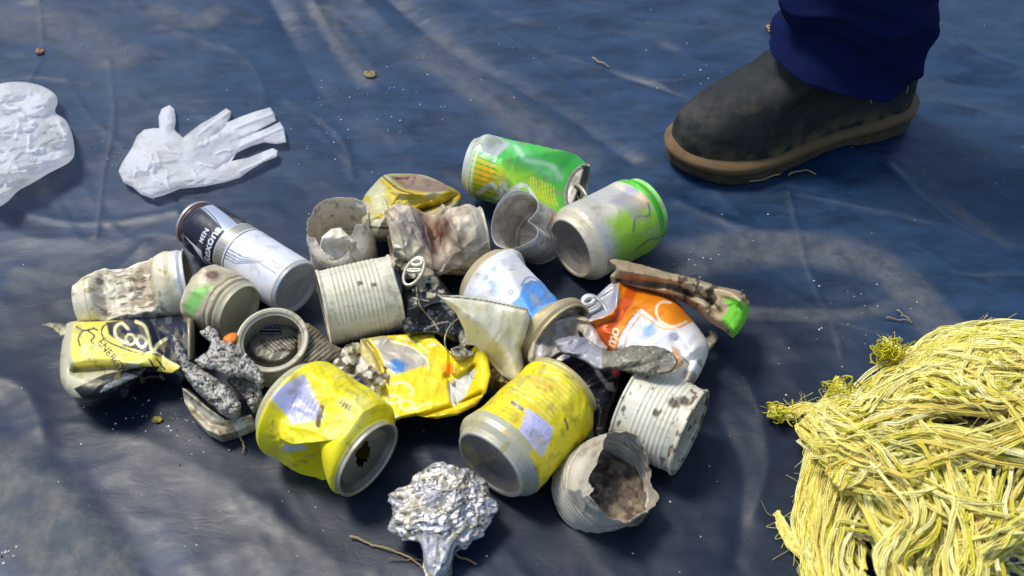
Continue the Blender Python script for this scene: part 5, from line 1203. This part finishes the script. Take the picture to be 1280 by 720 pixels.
# ---------------------------------------------------------------- rope
def rope():
    g = np.random.RandomState(4)
    G = [  # guide, half spread px, count of bundles, height range
        ([(1130, 470), (1180, 432), (1240, 418), (1320, 420)], 16, 10, (2, 7)), ([(1080, 520), (1130, 478), (1190, 452), (1310, 450)], 22, 13, (2, 8)),
        ([(1050, 545), (1110, 520), (1180, 500), (1310, 505)], 20, 12, (2, 8)), ([(1060, 590), (1130, 600), (1200, 570), (1310, 530)], 18, 10, (3, 8)),
        ([(1150, 470), (1200, 480), (1250, 500), (1320, 560)], 22, 9, (5, 8)), ([(1010, 520), (1040, 560), (1080, 620), (1130, 740)], 20, 11, (1, 7)),
        ([(1100, 530), (1160, 560), (1200, 640), (1200, 760)], 26, 11, (3, 8)), ([(1045, 530), (1022, 580), (1012, 640), (1018, 700), (1035, 770)], 13, 8, (.5, 4)), ([(1080, 560), (1060, 620), (1050, 690), (1065, 770)], 22, 7, (2, 6)),
        ([(1020, 540), (1090, 560), (1170, 630), (1300, 660)], 22, 10, (3, 8)), ([(1120, 590), (1145, 650), (1130, 700), (1145, 770)], 28, 8, (4, 8)),
        ([(1215, 590), (1240, 650), (1222, 700), (1240, 770)], 32, 8, (4, 8)), ([(1060, 620), (1130, 650), (1210, 640), (1310, 690)], 30, 6, (3, 7)), ([(1180, 760), (1200, 700), (1260, 660), (1310, 600)], 24, 9, (4, 8)),
        ([(1040, 600), (1080, 570), (1160, 545), (1310, 575)], 16, 8, (5, 8)), ([(1230, 430), (1215, 470), (1250, 500), (1310, 480)], 14, 6, (6, 8)),
        ([(960, 515), (985, 517), (1010, 510), (1040, 520), (1060, 560)], 5, 4, (.5, 3)), ([(1100, 432), (1115, 440), (1125, 462), (1115, 500), (1080, 540)], 6, 4, (1, 4)),
        ([(1060, 485), (1045, 500), (1040, 530), (1060, 590)], 12, 6, (1, 5)), ([(975, 650), (990, 680), (1015, 705), (1030, 760)], 4, 2, (.2, 1)), ([(970, 640), (985, 665), (1012, 690)], 3, 1, (.2, 1)),
        ([(1025, 520), (1060, 500), (1090, 520), (1075, 560), (1040, 560)], 10, 4, (3, 6)), ([(1250, 430), (1290, 460), (1310, 520)], 14, 4, (6, 8)),
    ]
    hull = [(1000, 600), (1010, 520), (1050, 490), (1110, 470), (1150, 440), (1200, 412), (1290, 405), (1400, 420), (1400, 800), (1010, 800)]
    def mound(x, y):
        d = seg_dist(x, y, hull + [hull[0]]); d = np.where(inpoly(x, y, hull), d, 0); e = np.clip(d / 75, 0, 1); return np.sqrt(1 - (1 - e) ** 2)
    VV, FF, CC, off = [], [], [], 0
    pal = [c(240, 230, 136), c(236, 224, 110), c(243, 236, 162), c(236, 216, 118), c(214, 206, 76), c(246, 240, 182)]
    pw_ = [.3, .2, .2, .12, .1, .08]
    def strand(pts, rad, col, sides=4):
        nonlocal off
        v, f = ring_mesh(pts, rad, sides, False); VV.append(v); FF.append(f + off); off += len(v); CC.append(np.tile(col, (len(v), 1)) * (1 + .05 * np.repeat(g.randn(len(pts)), sides)[:, None]))
    for pts, spread, nb, (z0, z1) in G:
        base = catmull(pts, 12); L = len(base)
        for b in range(int(nb * 5.0)):
            a0 = g.uniform(0, .2) if g.rand() < .4 else 0; a1 = g.uniform(.75, 1) if g.rand() < .4 else 1
            m = 56; u = np.linspace(a0, a1, m) * (L - 1); bx = np.interp(u, range(L), base[:, 0]); by = np.interp(u, range(L), base[:, 1])
            tx, ty = np.gradient(bx), np.gradient(by); l = np.hypot(tx, ty) + 1e-6; nx_, ny_ = -ty / l, tx / l
            w1, w2, p1, p2_ = g.uniform(-1, 1), g.uniform(-1, 1), g.uniform(0, 6), g.uniform(.4, 1.3)
            s = np.linspace(0, 1, m); lat = spread * (1.15 * w1 + .5 * np.sin(p1 + s * 6 * p2_) + .12 * np.sin(p1 * 2 + s * 17 * p2_) + .03 * np.sin(p1 * 3 + s * 41 * p2_) + .5 * (w2 - w1) * s)
            x, y = bx + nx_ * lat, by + ny_ * lat
            zf = g.rand() ** .6; z = .25 + (z0 + (z1 - z0) * zf) * np.maximum(mound(x, y), .12) * (.9 + .1 * np.sin(p1 + s * 9)) 
            z = np.convolve(np.r_[[z[0]] * 4, z, [z[-1]] * 4], np.ones(9) / 9, 'valid')
            col = pal[g.choice(6, p=pw_)]
            if 505 < by.mean() < 590 and bx.mean() > 1130 and g.rand() < .4: col = c(234, 210, 104)
            C = P(x, y, z)
            tg = np.gradient(C, axis=0); tg /= np.linalg.norm(tg, axis=1, keepdims=True) + 1e-9
            sd_ = np.cross(tg, [0, 0, 1.]); sd_ /= np.linalg.norm(sd_, axis=1, keepdims=True) + 1e-9; up_ = np.cross(sd_, tg)
            nf = 5
            R_ = .00115 * (.75 + .5 * g.rand()); twist = g.uniform(-9, 9)
            for k in range(nf):
                a = 2 * math.pi * k / (nf - 1) + twist * s + .9 * np.sin(s * g.uniform(4, 16) + g.uniform(0, 6)); rr = R_ * (0 if k == nf - 1 else 1) * (.7 + .6 * vn(np.stack([s * 9, 0 * s + k, 0 * s + b], 1), 3))
                strand(C + sd_ * (np.cos(a) * rr * 1.15)[:, None] + up_ * (np.sin(a) * rr * .8)[:, None], .00040 * (1.0 + .4 * g.rand()), col * g.uniform(.94, 1.06))
            for k in range(3):   # stray hairs
                i0 = g.randint(0, m - 8); q = C[i0:i0 + 8].copy(); t_ = np.linspace(0, 1, 8)[:, None]
                q = q + (g.randn(1, 3) * .007) * t_ ** 1.5 + (g.randn(1, 3) * .004) * np.sin(t_ * 4); q[:, 2] = np.maximum(q[:, 2], .001)
                strand(q, .00016, col * 1.1, 3)
    # fuzzy knots
    for kx, ky, kz, kr, n in ((972, 516, 1.2, .9, 26), (1112, 440, 1.8, 1.3, 60), (1062, 488, 1.8, 1.2, 40), (1085, 500, 2.5, 1.2, 40)):
        cc = P(kx, ky, kz)
        for _ in range(n):
            t_ = np.linspace(0, 1, 14); a = g.uniform(0, 6.3); d1 = g.randn(3); d1 /= np.linalg.norm(d1); d2 = np.cross(d1, g.randn(3)); d2 /= np.linalg.norm(d2); rr = kr * g.uniform(.2, .75) / 100
            q = cc + g.randn(3) * kr * np.array([.0055, .0035, .003]) + np.outer(np.cos(a + t_ * 3.5), d1) * rr + np.outer(np.sin(a + t_ * 3.5), d2) * rr * .7 + g.randn(3) * .0012; q[:, 2] = np.maximum(q[:, 2], .002)
            strand(q, .0006, c(196, 190, 45) * g.uniform(.7, 1.1), 4)
    CCa = np.concatenate(CC); I = Ink(len(CCa), (0, 0, 0), 0); I.c = CCa
    tag(obj('rope_heap', np.concatenate(VV), np.concatenate(FF), M_ROPE, None, I), 'tangled heap of frayed pale yellow rope at the right front', 'rope')
rope()

# ---------------------------------------------------------------- small things on the tarpaulin
def th_(x, y): return tarp_h(np.array([x]), np.array([y]))[0]
def twig(name, pts, rad, col, label, lift=.0012):
    w = catmull(pts, 8); q = P(w[:, 0], w[:, 1], 0.0); q[:, 2] = tarp_h(q[:, 0], q[:, 1]) + rad + lift + .0008 * (1 + np.sin(np.arange(len(q)) * .7))
    q[:, :2] += np.random.RandomState(len(w)).randn(len(q), 2) * .00025
    V, Fc = ring_mesh(q, rad * np.linspace(1, .55, len(q)), 6, False)
    tag(obj(name, V, Fc, M_BITS, None, Ink(len(V), c(*col), 0)), label, 'straw' if name == 'straw' else 'twig', 'bits of straw and twig')
twig('straw', [(870, 220), (900, 222), (925, 229), (950, 226), (975, 219)], .0009, (200, 170, 110), 'long pale straw lying along the boot sole')
twig('straw', [(985, 220), (1002, 214), (1020, 219)], .0006, (190, 165, 110), 'short pale straw just right of the boot toe')
twig('straw', [(438, 672), (470, 684), (500, 693), (525, 708), (545, 725)], .0008, (165, 145, 100), 'long bent straw running out of the frame left of the foil lump')
twig('straw', [(486, 701), (510, 701), (530, 702)], .0005, (120, 110, 80), 'short grey straw beside the long bent one')
twig('straw', [(528, 712), (552, 712), (562, 722)], .0006, (150, 130, 85), 'short bent straw at the bottom edge')
twig('twig', [(560, 692), (578, 699), (596, 707)], .0009, (170, 135, 90), 'short tan twig right of the foil stalk')
twig('twig', [(1107, 399), (1125, 401), (1140, 403)], .0007, (150, 130, 95), 'thin flat twig above the rope heap')
twig('twig', [(1120, 390), (1130, 396), (1139, 404)], .0007, (160, 140, 100), 'thin slanting twig above the rope heap')
twig('twig', [(741, 67), (750, 72), (762, 77)], .0010, (165, 150, 125), 'short stiff twig on the open tarpaulin left of the boot')
twig('straw', [(300, 548), (306, 560), (304, 568)], .0009, (160, 135, 85), 'tiny straw left of the front yellow can')
def leaf(px_list, z, col, label, name='leaf_scrap', cat='leaf'):
    w_ = P(*np.mean(px_list, 0), 0.); z = th_(w_[0], w_[1]) * 100 + .12
    tag(pillow(name, px_list, M_BITS, lambda X, Y: ink_mottle(X, Y, col, tuple(v * .6 for v in col), .3, 3, 0), zc=z, H=.12, hb=.1, rim=3, amp=.3, scale=.6, seed=3, sp=.9, floor=-9), label, cat)
leaf([(957, 32), (966, 31), (974, 36), (970, 44), (963, 42)], .3, (170, 125, 60), 'curled tan leaf scrap left of the trouser hem')
leaf([(958, 70), (966, 68), (970, 71), (963, 75)], 5.2, (220, 215, 200), 'tiny white fleck on the boot instep', 'paper_fleck', 'paper') if False else None
leaf([(44, 62), (50, 59), (55, 63), (51, 68), (45, 67)], .3, (140, 105, 75), 'small round brown bit near the top left corner', 'seed_husk', 'husk')
leaf([(454, 90), (462, 88), (471, 90), (466, 97), (458, 96)], .3, (140, 120, 90), 'small brown crumb above the green can', 'leaf_scrap')
leaf([(190, 523), (198, 520), (204, 524), (198, 529), (191, 528)], .3, (150, 140, 50), 'tiny olive leaf scrap left of the torn pan', 'leaf_scrap')
leaf([(905, 436), (915, 438), (912, 442)], .3, (190, 185, 170), 'x') if False else None

def crumbs():
    g = np.random.RandomState(9); pts = []
    for _ in range(230): pts.append((g.uniform(-20, 1300), g.uniform(-10, 730), g.uniform(.25, .8)))
    for cx, cy, sx, n in ((170, 200, 14, 50), (470, 120, 40, 40), (1080, 400, 60, 40), (200, 520, 40, 50), (870, 330, 40, 25), (860, 90, 30, 25), (300, 190, 60, 40), (740, 350, 40, 20), (600, 90, 80, 30), (8, 695, 9, 16), (270, 545, 30, 30), (430, 140, 50, 30), (820, 560, 30, 16)):
        for _ in range(n): pts.append((cx + g.randn() * sx, cy + g.randn() * sx * .6, g.uniform(.25, 1.0)))
    VV, FF, C = [], [], []
    cols = [c(225, 225, 220), c(205, 200, 190), c(150, 130, 100), c(90, 70, 50), c(225, 225, 225), c(40, 34, 30)]
    for k, (x, y, s) in enumerate(pts):
        w = P(x, y, 0); z = th_(w[0], w[1]); r = s * .0011
        v = np.array([[1, 0, 0], [-1, .2, 0], [0, 1, 0], [.1, -1, 0], [0, .1, .7], [0, 0, -.4]]) * r * g.uniform(.5, 1.3, (6, 3)); a = g.uniform(0, 6.3)
        v = v @ np.array([[math.cos(a), -math.sin(a), 0], [math.sin(a), math.cos(a), 0], [0, 0, 1]])
        VV.append(v + [w[0], w[1], z + r * .4]); FF.append(np.array([[0, 2, 4], [2, 1, 4], [1, 3, 4], [3, 0, 4], [2, 0, 5], [1, 2, 5], [3, 1, 5], [0, 3, 5]]) + 6 * k); C.append(np.tile(cols[g.choice(6, p=[.3, .2, .15, .12, .13, .1])], (6, 1)))
    V = np.concatenate(VV); I = Ink(len(V), (0, 0, 0), 0); I.c = np.concatenate(C)
    tag(obj('grit', V, np.concatenate(FF), M_BITS, None, I, smooth=False), None, None, kind='stuff')
crumbs()
